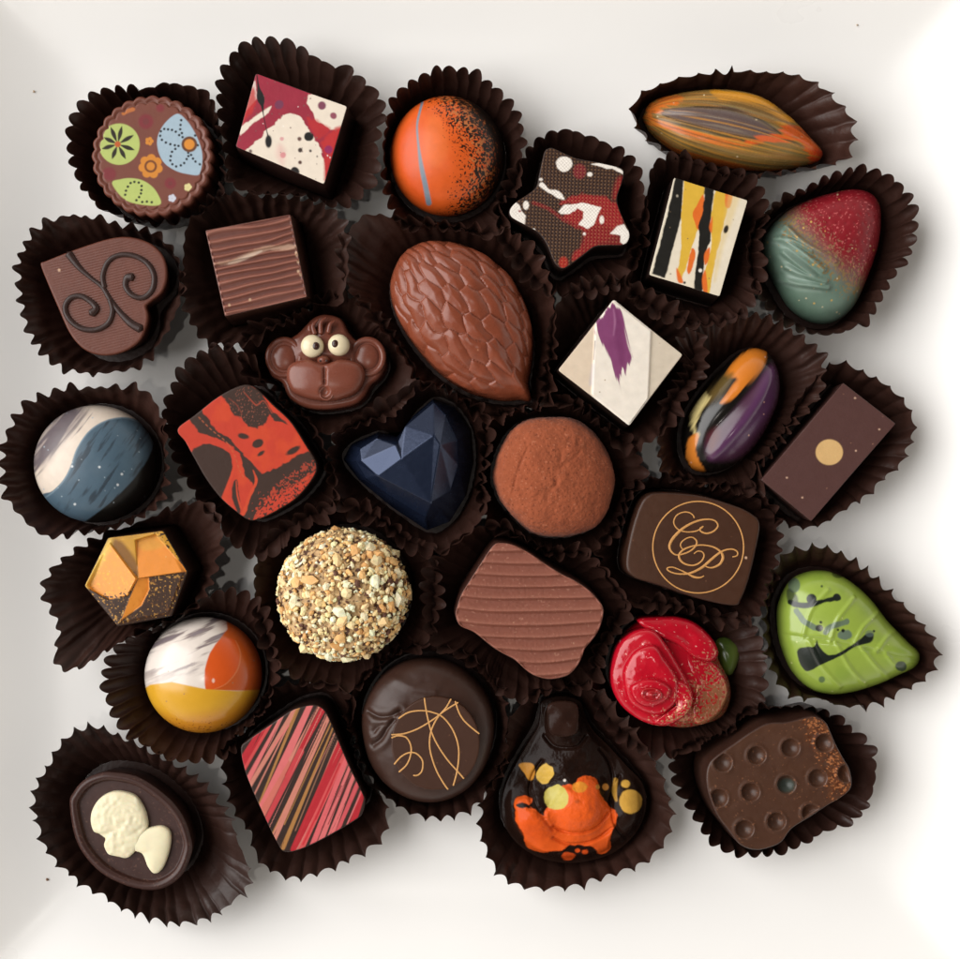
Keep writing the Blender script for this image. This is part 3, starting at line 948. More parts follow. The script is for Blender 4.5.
# ------------------------------------------------------------------ 8 heart with swirl
def heart():
    k = zone(0, 190, 260)
    cd = Candy('heart_chocolate', 'flat milk chocolate heart with raised dark chocolate swirl', (108, 293), 40)
    cd.shell_rgb = (98, 54, 42)
    pts = k((157, 277), (175, 266), (280, 225), (400, 186), (480, 177), (560, 200), (610, 250), (623, 320), (605, 378), (562, 415), (545, 432), (552, 460), (549, 500), (522, 560), (462, 600), (390, 613), (320, 592), (265, 532), (215, 422), (180, 340))
    a = math.radians(14)
    def pt(P):
        P.fill((108, 60, 46), 0.06)
        P.ell(k((227, 300))[0], 1.3, 1.5, (210, 170, 140))
        P.dots(8, 0.5, (150, 96, 74))
    def nd(px, f, V):
        v = (px[:, 0] * math.sin(a) + px[:, 1] * math.cos(a)) / 2.6
        return 0.11 * np.cos(2 * math.pi * v) * (f < 0.96)
    cd.solid('heart_body', rounded(catmull(pts, 800), 420, 1.0), prof_box(40, 2.2, -6), pt, M_SATIN, ndisp=nd, seed=8)
    dk = (54, 33, 28)
    cd.tube('swirl', k((262, 240), (300, 290), (345, 330), (385, 362), (415, 410), (450, 455), (490, 495), (525, 515)), [8, 5.6, 4, 4.4, 5.2, 5.6, 7.4, 8.4], 40.4, dk, M_SATIN, flat=0.6)
    cd.tube('swirl', k((392, 362), (386, 320), (405, 270), (445, 245), (500, 247), (550, 275), (574, 320), (568, 370), (535, 400), (495, 392), (470, 360), (475, 328), (495, 325)), [4.8, 4.8, 4.8, 4.9, 5, 5.2, 5.2, 5.2, 5.2, 5.2, 5.2, 6.5, 8.0], 40.8, dk, M_SATIN, flat=0.6)
    cd.tube('swirl', k((412, 408), (422, 450), (405, 495), (360, 518), (305, 512), (262, 478), (248, 435), (268, 402), (305, 395), (342, 415), (362, 440), (345, 458)), [4.8, 4.8, 5, 5.2, 5.2, 5.2, 5.2, 5.2, 5.2, 5.6, 6.6, 8.4], 41.2, dk, M_SATIN, flat=0.6)
    cup(cd, [(16, 293), (18, 260), (32, 232), (60, 212), (92, 213), (127, 223), (160, 232), (180, 260), (184, 298), (169, 336), (147, 368), (117, 380), (84, 380), (48, 365), (26, 336)], 'the milk chocolate heart', 40, 'wave', 15, 4.8, seed=8)
heart()

# ------------------------------------------------------------------ 9 wood grain square
def wood_square():
    k = zone(180, 190, 260)
    cd = Candy('square_chocolate', 'square milk chocolate with wood grain ridges and a pale streak', (256, 265), 58)
    cd.shell_rgb = (62, 36, 28)
    a = math.radians(-10.7)
    def v_of(px):
        v = px[:, 1] * math.cos(a) - px[:, 0] * math.sin(a)
        u = px[:, 0] * math.cos(a) + px[:, 1] * math.sin(a)
        w = v + 3.2 * noise(np.column_stack([u * 0.6, v]), 26, 4) + 1.3 * noise(np.column_stack([u * 0.5, v]), 12, 8)
        return u, v, w
    def ridge(px):
        u, v, w = v_of(px)
        ph = w / 7.2
        fr = ph - np.floor(ph)
        return np.exp(-((fr - 0.5) / 0.17) ** 2), fr
    def pt(P):
        P.fill((118, 68, 56), 0.06)
        r, fr = ridge(P.P)
        P.mask((1 - r) * sstep(0.1, 0.5, np.abs(fr - 0.5)) * 0.5, (88, 48, 40))  # valleys darkened in the colour, as shade would
        P.mask(r * 0.75, (172, 116, 100))  # crests lightened in the colour, as if catching light
        P.line(k((120, 272), (200, 264), (255, 238), (310, 217), (380, 212), (440, 207)), [1.5, 3, 5, 4.5, 5.5, 3], (196, 160, 136), soft=1.8, wob=1.5, a=0.8)
        P.line(k((180, 270), (240, 250), (300, 225)), [1.5, 3.5, 2], (214, 190, 170), soft=1.2, a=0.9)
        for c in ((258, 405), (182, 425), (430, 240), (435, 265), (436, 300), (444, 312), (428, 232)):
            P.ell(k(c)[0], 1.2, 1.5, (206, 170, 140))
    def nd(px, f, V):
        r, fr = ridge(px)
        return (2.4 * r - 0.6) * (f < 0.985)
    o = rounded(k((92, 148), (408, 88), (470, 395), (165, 468)), 440, 1.2)
    cd.solid(('ridged_top', 'shell'), o, prof_box(58, 1.4, 4, M=95), pt, (M_SATIN, M_SATIN), ndisp=nd, seed=9)
    cup(cd, [(182, 268), (186, 228), (204, 198), (250, 192), (300, 198), (338, 216), (346, 262), (338, 302), (312, 328), (258, 338), (212, 340), (188, 312)], 'the wood grain square', 46, 'wave', 15, seed=9)
wood_square()

# ------------------------------------------------------------------ 10 almond shaped praline with scales
def almond():
    k = zone(340, 200, 260)
    cd = Candy('almond_chocolate', 'large milk chocolate almond shape covered in long overlapping scales', (463, 318), 30, parts=False)
    pts = k((240, 190), (290, 162), (350, 150), (450, 165), (560, 220), (640, 300), (690, 400), (712, 500), (708, 600), (695, 680), (705, 738), (660, 738), (590, 740), (480, 712), (370, 642), (270, 532), (205, 420), (184, 320), (205, 240))
    A, B = np.array([408., 250.]), np.array([529., 397.])
    ax = B - A; ln = np.hypot(*ax); ax = ax / ln; nn = np.array([-ax[1], ax[0]])
    rs = np.random.RandomState(3)
    seeds = []
    for r in range(-1, 9):
        for c in range(-10, 11):
            seeds.append((r * 34.0 - 30 + 17.0 * (c % 2) + 3.0 * rs.randn(), c * 6.9 + 0.7 * rs.randn()))
    seeds = np.array(seeds)
    def field(px):
        q = px - A
        u = q @ ax / ln
        hw = 70 * np.sqrt(np.clip(np.sin(np.clip(u * 0.93 + 0.06, 0.02, 0.985) * math.pi), 0.03, 1))
        v = np.arcsin(np.clip((q @ nn) / hw, -1, 1)) / (math.pi / 2)
        X = np.column_stack([u * ln, v * (62 - 14 * u)])
        X = X + np.column_stack([2.5 * noise(X, 16, 2), 2.0 * noise(X, 14, 6)])
        d1 = np.full(len(px), 99.0); d2 = np.full(len(px), 99.0); i1 = np.zeros(len(px), int)
        for j, sd in enumerate(seeds):
            e = (X - sd) * [0.23, 1.0]
            d = np.hypot(e[:, 0], e[:, 1])
            m = d < d1
            d2 = np.where(m, d1, np.minimum(d2, d))
            i1 = np.where(m, j, i1)
            d1 = np.where(m, d, d1)
        du = (X[:, 0] - seeds[i1, 0]) / 14.0
        return d1, d2, du, u
    def nd(px, f, V):
        d1, d2, du, u = field(px)
        g = np.sqrt(np.clip((d2 - d1) / 7.0, 0, 1))
        fade = (1 - sstep(0.80, 0.93, u)) * (1 - sstep(0.93, 1.0, f))
        return (2.6 * g + 0.9 * np.clip(-du, -1, 1)) * fade + 0.25 * noise(V, 5, 2)
    def pt(P):
        P.fill((136, 70, 48), 0.08)
        P.mask(sstep(20, 60, P.P[:, 0] * 0.6 + P.P[:, 1] * 0.4 - 420) * 0.4, (150, 74, 44))
        P.dots(6, 0.6, (190, 130, 100))
    cd.solid('almond', catmull(pts, 460), prof_dome(74, 24, 0.85, M=130), pt, M_LACQ_M, ndisp=nd, seed=10)
    cup(cd, [(344, 246), (364, 218), (400, 218), (450, 226), (500, 232), (534, 252), (550, 300), (552, 350), (548, 392), (535, 418), (500, 420), (460, 408), (430, 388), (404, 358), (384, 330), (360, 300), (346, 276)], 'the scaled almond shape', 44, 'wave', 15, seed=10, tint=1.15)
almond()

# ------------------------------------------------------------------ 11 monkey
def monkey():
    k = zone(180, 190, 260)
    cd = Candy('monkey_chocolate', 'milk chocolate monkey face with white sugar eyes', (325, 364), 34)
    mc = (124, 68, 52)
    pts = k((318, 640), (322, 595), (350, 560), (400, 546), (432, 528), (460, 500), (488, 472), (530, 457), (590, 472), (622, 525), (655, 555), (700, 545), (742, 580), (758, 640), (738, 690), (702, 722), (680, 762), (640, 792), (540, 810), (460, 802), (400, 765), (375, 712), (335, 685))
    def nd(px, f, V):
        c1 = sd_poly(px, catmull(k((430, 620), (425, 560), (470, 510), (540, 480), (610, 520), (640, 580), (635, 640), (540, 660)), 60))
        return 6 * sstep(3, -16, c1)
    def pt(P):
        P.fill(mc, 0.05)
        P.dots(6, 0.5, (150, 100, 80))
    cd.solid('head', catmull(pts, 420), prof_box(34, 5, 1), pt, M_LACQ_M, ndisp=nd, seed=11)
    for c, rx, ry in (((385, 618), 60, 66), ((692, 616), 58, 64)):
        p = k(c)[0]
        ring = k(*[(c[0] + rx * math.cos(t), c[1] + ry * math.sin(t)) for t in np.arange(12) * math.pi / 6])
        e = cd.blob('ear', p, 11.5, 13, 3.2, 33.5, mc, M_LACQ_M)
        cd.tube('ear_rim', ring, 6.0, 33.6, mc, M_LACQ_M, flat=0.7, closed=True, parent=e, n=90)
    cd.blob('muzzle', k((535, 700))[0], 40, 27, 17, 33, (128, 71, 55), M_LACQ_M, e=0.5, n=160, M=50,
            pts=k((395, 690), (410, 645), (470, 625), (535, 640), (605, 625), (668, 645), (685, 690), (660, 745), (600, 775), (540, 782), (470, 772), (415, 745)),
            zadd=lambda px, f: -3.2 * np.exp(-((px[:, 0] - 326.4 - 0.02 * (px[:, 1] - 375)) / 1.7) ** 2) * sstep(366, 371, px[:, 1]) * (1 - sstep(384, 388, px[:, 1])) * (f < 0.97) - 4 * np.exp(-(np.hypot(px[:, 0] - 326.2, px[:, 1] - 392) / 4.6) ** 4))
    cd.tube('mouth', k(*[(540 + 24 * math.cos(t), 750 + 24 * math.sin(t)) for t in np.arange(10) * math.pi / 5]), 1.4, 46.6, mc, M_LACQ_M, closed=True, n=60)
    nose = cd.blob('nose', k((530, 628))[0], 6.5, 5, 8, 40, mc, M_LACQ_M, n=60)
    for c in ((518, 630), (541, 630)):
        cd.blob('nostril', k(c)[0], 1.4, 1.2, 0.8, 47.2, (54, 28, 22), M_LACQ_M, parent=nose, n=24, M=8)
    for c, r, pc in (((488, 576), 42, (501, 575)), ((586, 572), 40, (573, 567))):
        e = cd.blob('eye', k(c)[0], r * k.k, r * k.k, 9, 43, (238, 222, 186), M_GLOSS, e=0.8, n=90, M=30)
        cd.blob('pupil', k(pc)[0], 3.7, 3.9, 1.6, 51.0, (58, 30, 22), M_GLOSS, parent=e, n=40, M=12)
    for p in (((498, 530), (490, 500), (510, 478)), ((520, 528), (520, 490), (540, 470)), ((548, 525), (555, 495), (572, 482)), ((480, 520), (478, 505), (488, 495))):
        cd.tube('hair_tuft', k(*p), [5, 4.2, 1.6], 40.5, mc, M_LACQ_M, flat=0.8, n=24)
    cup(cd, [(246, 352), (252, 332), (268, 316), (290, 306), (321, 299), (354, 304), (386, 322), (408, 350), (413, 380), (402, 405), (375, 421), (337, 430), (299, 428), (268, 408), (250, 380)], 'the monkey face', 40, 'wave', 14, 4.6, seed=11)
monkey()

# ------------------------------------------------------------------ 12 white diamond with violet brush stroke
def white_square():
    k = zone(520, 270, 260)
    cd = Candy('square_chocolate', 'white square chocolate set cornerwise with a violet brush stroke on a raised band', (620, 362), 58)
    cd.shell_rgb = (40, 27, 22)
    band = k((330, 60), (485, 205), (472, 492), (405, 640), (264, 480), (278, 190))
    def pt(P):
        P.fill((226, 206, 182), 0.04)
        P.poly(k((480, 200), (620, 300), (470, 500)), (212, 198, 178), smooth=False, soft=0.8)
        P.poly(band, (240, 230, 216), smooth=False, soft=0.6)
        P.streaks(78, 8.0)
        P.poly(k((330, 140), (345, 130), (378, 160), (390, 225), (402, 300), (408, 322), (396, 350), (385, 395), (380, 370), (370, 400), (378, 470), (355, 400), (330, 340), (300, 265), (282, 232), (284, 188), (305, 160)), (132, 66, 110), wob=4.5, ws=4, soft=1.2)
        P.poly(k((350, 140), (380, 220), (385, 330), (370, 350), (350, 250)), (112, 48, 92), soft=3, a=0.6)
        P.line(k((345, 145), (350, 190), (345, 240)), [1, 2, 1], (176, 120, 156), soft=1.2, a=0.6)
        P.line(k((277, 262), (272, 330)), [1.2, 0.8], (90, 84, 96), soft=0.7, a=0.7)
        P.line(k((270, 350), (262, 420)), [3, 4], (188, 184, 196), soft=2, a=0.5)
        P.dots(10, 0.5, (170, 150, 120))
    def nd(px, f, V):
        d = sd_poly(px, band)
        return 1.8 * sstep(1.4, -1.4, d) * (f < 0.985)
    o = rounded(k((345, 105), (603, 312), (403, 578), (137, 370)), 440, 1.6)
    cd.solid(('painted_top', 'shell'), o, prof_box(58, 1.6, 2, M=90), pt, (M_SATIN, M_SATIN), ndisp=nd, seed=12)
    cup(cd, [(546, 335), (560, 302), (588, 285), (625, 284), (662, 300), (694, 330), (702, 362), (690, 398), (664, 430), (632, 446), (592, 440), (556, 415), (540, 375)], 'the white square with the violet stroke', 46, 'wave', 14, seed=12)
white_square()

# ------------------------------------------------------------------ 13 bean, purple and orange
def bean():
    k = zone(670, 340, 120, 822.0)
    z = zone(660, 320, 280)
    cd = Candy('bean_chocolate', 'glossy oval bean chocolate, purple on one half and black with orange on the other', (731, 410), 26, parts=False)
    pts = z((330, 94), (378, 118), (408, 190), (404, 280), (360, 382), (300, 462), (222, 512), (150, 522), (100, 497), (78, 420), (94, 330), (150, 240), (220, 160), (275, 110))
    crest = catmull(k((270, 800), (400, 640), (500, 515), (590, 380), (670, 220)), 60, False)
    groove = catmull(k((215, 800), (260, 640), (400, 470), (540, 330), (660, 170)), 60, False)
    def pt(P):
        P.fill((22, 19, 16), 0.05)
        P.poly(k((650, 215), (690, 165), (730, 160), (790, 260), (760, 460), (660, 640), (520, 790), (380, 830), (270, 820), (240, 740), (262, 660), (330, 600), (430, 490), (520, 380), (600, 280)), (74, 40, 62), soft=4)
        P.poly(k((660, 210), (730, 200), (735, 330), (690, 470), (590, 610), (470, 730), (340, 800), (280, 800), (400, 650), (520, 490), (600, 360)), (92, 54, 92), soft=6, a=0.9)
        P.poly(k((265, 640), (330, 600), (330, 680), (290, 760), (258, 720)), (86, 24, 28), soft=5, a=0.8)
        oj = (214, 124, 40)
        P.streaks(-55, 9.0)
        P.poly(k((400, 200), (440, 150), (520, 80), (610, 50), (662, 95), (645, 180), (560, 285), (450, 380), (365, 432), (348, 430), (385, 380), (430, 320), (470, 265), (420, 250), (380, 250)), oj, soft=2.0, wob=3)
        P.poly(k((300, 310), (380, 230), (420, 240), (380, 320), (290, 430), (220, 470), (170, 480), (220, 410)), (104, 84, 44), soft=4, wob=5, a=0.8)
        P.poly(k((200, 420), (250, 370), (265, 400), (220, 480), (190, 560), (185, 650), (150, 640), (150, 520)), (226, 206, 140), soft=2.5, wob=5, a=0.95)
        P.poly(k((118, 690), (150, 650), (190, 640), (178, 760), (200, 830), (240, 900), (160, 900), (110, 800)), (210, 124, 46), soft=1.6, wob=2)
        P.dots(8, 0.6, (220, 170, 150))
    def nd(px, f, V):
        a = sd_line(px, crest)
        b = sd_line(px, groove)
        return (3.6 * np.exp(-(a / 7.0) ** 2) - 2.2 * np.exp(-(b / 6.0) ** 2)) * (1 - f ** 5)
    cd.solid('bean', catmull(pts, 420), prof_dome(58, 20, 0.85, M=110), pt, M_GLOSS, ndisp=nd, seed=13)
    cup(cd, [(672, 362), (690, 336), (728, 318), (772, 322), (806, 338), (828, 362), (820, 410), (800, 452), (770, 484), (730, 498), (690, 492), (666, 465), (663, 415)], 'the purple and orange bean', 46, 'wave', 14, seed=13)
bean()

# ------------------------------------------------------------------ 14 bar with dot
def dot_bar():
    z = zone(660, 320, 280)
    cd = Candy('bar_chocolate', 'plain oblong dark chocolate with one cream dot in the middle', (828, 452), 54)
    cd.shell_rgb = (58, 36, 32)
    def pt(P):
        P.fill((84, 54, 50), 0.04)
        P.ell(z((577, 453))[0], 13.6, 12.8, (216, 176, 118), soft=0.7)
        P.dots(10, 0.6, (150, 110, 90))
        for c in ((668, 448), (748, 375), (432, 540), (485, 608), (665, 268)):
            P.ell(z(c)[0], 1.0, None, (196, 160, 136), soft=0.5)
    o = rounded(z((625, 215), (805, 355), (515, 690), (343, 548)), 440, 1.0)
    cd.solid(('smooth_top', 'shell'), o, prof_box(54, 1.2, -2), pt, (M_MATTE, M_SATIN), seed=14)
    cup(cd, [(757, 492), (758, 460), (782, 415), (806, 384), (826, 364), (846, 358), (871, 370), (900, 391), (918, 420), (913, 448), (902, 470), (874, 496), (847, 515), (818, 531), (792, 529), (771, 514)], 'the bar with the cream dot', 42, 'point', 16.5, 4.0, seed=14)
dot_bar()

# ------------------------------------------------------------------ 15 blue and white dome
def blue_dome():
    k = zone(0, 350, 260)
    cd = Candy('dome_chocolate', 'smooth dome chocolate with slate blue and white swooshes and a black flank', (97.5, 464), 26, parts=False)
    def pt(P):
        P.fill((232, 216, 200), 0.03)
        q = P.P
        st = np.column_stack([(q[:, 0] * 0.55 - q[:, 1] * 0.83) / 24, (q[:, 0] * 0.83 + q[:, 1] * 0.55) / 4.0])
        n1 = fbm(st, 1.0, 3)
        P.streaks(-52, 8.0)
        P.poly(k((120, 430), (150, 330), (240, 220), (330, 215), (290, 290), (230, 350), (180, 420)), (136, 122, 124), soft=7, a=0.7)
        P.poly(k((130, 430), (200, 270), (300, 220), (320, 230), (240, 340), (160, 430)), (104, 94, 100), soft=4, a=0.9, wob=12, ws=4)
        blue = catmull(k((165, 545), (205, 520), (245, 480), (272, 430), (295, 365), (340, 300), (400, 262), (470, 250), (530, 268), (600, 330), (600, 420), (460, 560), (330, 660), (230, 660)), 120)
        db = sd_poly(q, blue)
        P.sd(db, (82, 104, 120), soft=0.6)
        P.mask((db < 0) * sstep(0.0, 0.35, n1 + 0.25 * np.exp(-(np.hypot(q[:, 0] - 88, q[:, 1] - 478) / 24) ** 2) - 0.12) * 0.85, (54, 64, 74))
        P.line(catmull(k((170, 550), (210, 522), (247, 482), (274, 432), (297, 366), (340, 303), (400, 264), (470, 252), (530, 270)), 60, False), 1.2, (140, 164, 178), soft=0.8, a=0.7)
        P.poly(k((590, 330), (570, 370), (545, 420), (500, 480), (420, 560), (325, 632), (260, 680), (500, 720), (700, 560), (700, 330)), (20, 17, 14), smooth=True, soft=0.8)
        for c in ((378, 432), (460, 458), (288, 568), (278, 430), (445, 497)):
            P.ell(k(c)[0], 1.2, None, (220, 224, 226), soft=0.5)  # small specular glints painted as pale dots
        P.dots(26, 0.5, (176, 190, 200))
    cd.solid('dome', circle(97.5, 464, 60.5, 58.5, n=400), prof_dome(60, 20, 0.95, M=110), pt, M_SATIN, seed=15)
    cup(cd, [(1, 455), (6, 433), (23, 405), (48, 389), (87, 382), (120, 381), (147, 386), (160, 402), (168, 432), (172, 464), (168, 495), (150, 518), (92, 533), (52, 543), (32, 533), (13, 512), (3, 486)], 'the blue and white dome', 44, 'wave', 16, 4.8, seed=15, tint=1.15)
blue_dome()

# ------------------------------------------------------------------ 16 red marbled square
def marbled():
    k = zone(150, 340, 260)
    cd = Candy('square_chocolate', 'rounded square dark chocolate with marbled red and brown top', (248, 452), 58)
    cd.shell_rgb = (38, 24, 19)
    def pt(P):
        q = P.P
        P.fill((198, 58, 34), 0.05)
        P.mask(sstep(0.0, 0.5, fbm(q, 16, 7)) * 0.5, (212, 74, 32))
        br = (58, 36, 26)
        P.poly(k((262, 205), (300, 175), (345, 155), (410, 185), (450, 265), (500, 300), (520, 320), (460, 296), (440, 268), (425, 305), (395, 325), (360, 322), (335, 285), (310, 280), (295, 255), (285, 225)), br, wob=2.0, smooth=False)
        P.poly(k((140, 290), (190, 255), (235, 325), (300, 370), (350, 425), (412, 492), (470, 470), (585, 405), (630, 450), (615, 480), (500, 555), (420, 600), (365, 680), (345, 650), (382, 540), (352, 500), (330, 420), (290, 380), (230, 358), (185, 340)), br, wob=1.8, smooth=False)
        P.poly(k((160, 400), (210, 385), (265, 398), (298, 430), (300, 500), (280, 550), (250, 590), (190, 510), (150, 440)), br, wob=1.5)
        P.poly(k((300, 560), (320, 515), (332, 600), (326, 640)), br, wob=1)
        # curls of red inside the brown
        P.line(k((345, 190), (380, 230), (395, 240), (420, 225), (450, 270)), [0.6, 1.2, 1.4, 1, 0.8], (176, 66, 40), soft=0.6, a=0.8)
        P.line(k((290, 215), (320, 240), (340, 275)), [0.6, 1.0, 0.5], (150, 60, 40), soft=0.6, a=0.7)
        P.line(k((300, 400), (312, 460), (290, 530), (272, 580)), [1.0, 2.0, 3, 4], (206, 64, 34), soft=0.7)
        P.line(k((380, 480), (392, 520), (370, 570), (345, 640)), [1.2, 3, 2.6, 3.4], (206, 70, 36), soft=0.7, wob=1)
        P.line(k((318, 520), (322, 570), (335, 620)), [0.8, 1.4, 1.4], (206, 70, 36), soft=0.6)
        for t in np.linspace(0, 1, 15):
            a = catmull(k((180, 285), (225, 330), (280, 375), (310, 420), (330, 480), (345, 505)), 100, False)
            i = int(t * 96)
            P.line(np.array([a[i], a[min(i + 3, 99)]]), 0.9, (196, 96, 56), soft=0.5, a=0.8)
        for c, rx, ry, r in (((345, 355), 20, 10, 0.2), ((397, 382), 22, 15, -0.4), ((410, 418), 14, 7, -0.6), ((527, 408), 30, 11, -0.5)):
            P.ell(k(c)[0], rx * k.k, ry * k.k, br, rot=r, wob=0.6)
        # speckled lower right corner
        arc = sd_poly(q, catmull(k((400, 640), (440, 580), (540, 540), (620, 500), (600, 540), (520, 610), (420, 670)), 60))
        P.sd(arc, (196, 60, 36), soft=1.6, wob=3, a=0.9)
        gr = np.exp(-(np.maximum(arc, 0) / 5) ** 2) * (arc > -1)
        P.spray(gr * 0.5, (176, 60, 36)); P.spray((arc < 2) * 0.25, (70, 36, 26))
        band = np.exp(-(np.abs(sd_line(q, k((490, 530), (560, 480), (620, 455)))) / 4) ** 2)
        P.spray(band * 0.45, (156, 58, 38))
        blob = sd_poly(q, catmull(k((290, 240), (345, 170), (430, 220), (430, 290), (370, 315)), 50))
        P.spray((blob < 0) * 0.08, (130, 72, 54), size=1.0)
    o = catmull(k((100, 328), (165, 275), (250, 208), (330, 168), (372, 166), (402, 186), (455, 238), (520, 300), (575, 385), (614, 455), (605, 505), (545, 580), (470, 630), (402, 662), (362, 664), (312, 630), (258, 582), (205, 512), (158, 430), (128, 375)), 440)
    cd.solid(('marbled_top', 'shell'), o, prof_box(58, 1.8, 0, M=90), pt, (M_PRINT, M_SATIN), seed=16)
    cup(cd, [(162, 405), (169, 391), (188, 362), (220, 351), (243, 356), (266, 374), (296, 408), (322, 448), (332, 478), (326, 514), (294, 540), (264, 553), (236, 540), (208, 505), (180, 470), (165, 432)], 'the red marbled square', 44, 'round', 15, seed=16)
marbled()

# ------------------------------------------------------------------ 17 faceted heart
def gem_heart():
    k = zone(310, 370, 260)
    cd = Candy('heart_chocolate', 'navy blue faceted heart chocolate cut like a gem', (412, 465), 20, parts=False)
    rim = k((122, 330), (150, 275), (255, 228), (322, 246), (385, 165), (455, 105), (535, 138), (590, 225), (600, 345), (572, 470), (515, 560), (432, 592), (300, 505), (180, 405))
    mid = k((165, 335), (185, 290), (245, 252), (324, 266), (352, 205), (455, 118), (500, 165), (545, 260), (548, 350), (520, 445), (480, 515), (425, 545), (300, 470), (205, 400))
    zm = [44, 47, 49, 57, 55, 47, 49, 47, 45, 42, 40, 40, 43, 45]
    top = k((250, 390), (190, 335), (318, 278), (338, 325), (458, 240), (480, 275), (445, 490))
    zt = [58, 53, 64, 66, 66, 65, 57]
    # facets: outer walls, then the crown
    R = np.column_stack([lift(rim, 20), np.full(14, 20.0)])
    B = np.column_stack([lift(rim, 20) * 1.0, np.full(14, 2.0)])
    B[:, :2] = R[:, :2].mean(0) + (R[:, :2] - R[:, :2].mean(0)) * 0.94
    Mi = np.column_stack([lift(mid, np.array(zm, float)), zm])
    T = np.column_stack([lift(top, np.array(zt, float)), zt])
    V = np.vstack([B, R, Mi, T])
    q = grid_faces(3, 14)
    m0, t0 = 28, 42
    m = lambda i: m0 + i % 14
    t = lambda i: t0 + i
    tri = [(m(0), m(1), t(1)), (m(1), m(2), t(1)), (m(2), t(2), t(1)), (m(2), m(3), t(2)), (m(3), t(3), t(2)), (m(3), m(4), t(3)),
           (m(4), t(4), t(3)), (m(4), m(5), t(4)), (m(5), m(6), t(4)), (m(6), t(5), t(4)), (m(6), m(7), t(5)), (m(7), m(8), t(5)), (m(8), m(9), t(5)),
           (m(9), t(6), t(5)), (m(9), m(10), t(6)), (m(10), m(11), t(6)), (m(11), m(12), t(6)), (m(12), t(0), t(6)), (m(12), m(13), t(0)), (m(13), m(0), t(0)), (m(0), t(1), t(0)),
           (t(1), t(2), t(0)), (t(2), t(3), t(0)), (t(3), t(6), t(0)), (t(3), t(4), t(6)), (t(4), t(5), t(6))]
    tri = np.array(tri)
    # face the triangles upward
    n = np.cross(V[tri[:, 1]] - V[tri[:, 0]], V[tri[:, 2]] - V[tri[:, 0]])
    fl = n[:, 2] < 0
    tri[fl] = tri[fl][:, ::-1]
    qn = q[:, ::-1]
    cols = np.ones((len(V), 4)); cols[:, :3] = lin((22, 29, 46)); cols[:, 3] = 0
    cap = np.column_stack([np.zeros(12, int), np.arange(1, 13) + 1, np.arange(1, 13)])
    me_mat = material('navy_cocoa_butter', rough=0.26, spec=0.7, bump=0.05, bscale=900, var=0.1, rvar=0.05)
    me_mat.node_tree.nodes['Principled BSDF'].inputs['Specular Tint'].default_value = (0.55, 0.66, 1.0, 1)
    cd.foot = (lift(catmull(rim, 400), 20), lift((412, 465), 20)[0])
    o = cd.put('heart', V, qn, np.vstack([tri, cap]), me_mat, cols, smooth=False)
    bv = o.modifiers.new('bevel', 'BEVEL')
    bv.width = 0.9 * S
    bv.segments = 2
    bv.limit_method = 'ANGLE'
    bv.angle_limit = math.radians(6)
    cup(cd, [(334, 460), (342, 430), (372, 412), (396, 398), (420, 384), (455, 388), (478, 408), (490, 450), (486, 500), (462, 535), (425, 548), (385, 540), (350, 510), (336, 485)], 'the navy faceted heart', 44, 'round', 15, seed=17)
gem_heart()

# ------------------------------------------------------------------ 18 cocoa dusted truffle
def truffle():
    cd = Candy('truffle', 'round truffle dusted with rust brown cocoa powder', (553.5, 476.5), 30, parts=False)
    rs = np.random.RandomState(4)
    k = zone(420, 380, 260)
    pts = k((270, 350), (290, 265), (335, 190), (400, 145), (490, 136), (580, 150), (650, 205), (695, 280), (716, 360), (700, 450), (660, 530), (580, 570), (500, 578), (410, 560), (335, 490), (285, 420))
    crease = catmull(k((395, 250), (365, 310), (345, 380), (330, 470)), 40, False)
    cr2 = catmull(k((560, 240), (520, 300), (505, 360), (470, 420)), 40, False)
    cr3 = catmull(k((600, 250), (545, 300), (500, 330)), 40, False)
    def nd(px, f, V):
        r = 1.5 * fbm(V, 26, 3) + 0.7 * fbm(V, 7, 5, 3) + 0.35 * noise(V, 2.2, 8)
        r -= 1.5 * np.exp(-(sd_line(px, crease) / 1.3) ** 2) * (0.6 + 0.6 * noise(px, 9, 2))
        r += (1.3 * noise(np.column_stack([px[:, 0] * 1.0, px[:, 1] * 0.55]), 4.5, 11)) * np.exp(-(sd_line(px, cr2) / 9) ** 2)
        r -= (0.7 * np.exp(-(sd_line(px, cr3) / 2.0) ** 2) + 0.6 * np.exp(-(sd_line(px, cr2) / 1.6) ** 2)) * (0.5 + noise(px, 6, 3))
        return r
    def pt(P):
        P.fill((154, 82, 54), 0.16, 9)
        P.mask(sstep(0.1, 0.5, fbm(P.V, 18, 21)) * 0.35, (126, 62, 40))
        P.spray(0.03, (176, 106, 78)); P.spray(0.03, (116, 58, 38))
    cd.solid('truffle', catmull(pts, 420), prof_dome(74, 30, 0.8, foot=0.75, M=120), pt, M_COCOA, ndisp=nd, seed=18)
    cup(cd, [(480, 480), (482, 440), (500, 412), (530, 400), (566, 398), (600, 410), (628, 440), (638, 478), (628, 515), (600, 542), (560, 552), (520, 544), (492, 520)], 'the cocoa truffle', 40, 'round', 13.5, seed=18)
truffle()

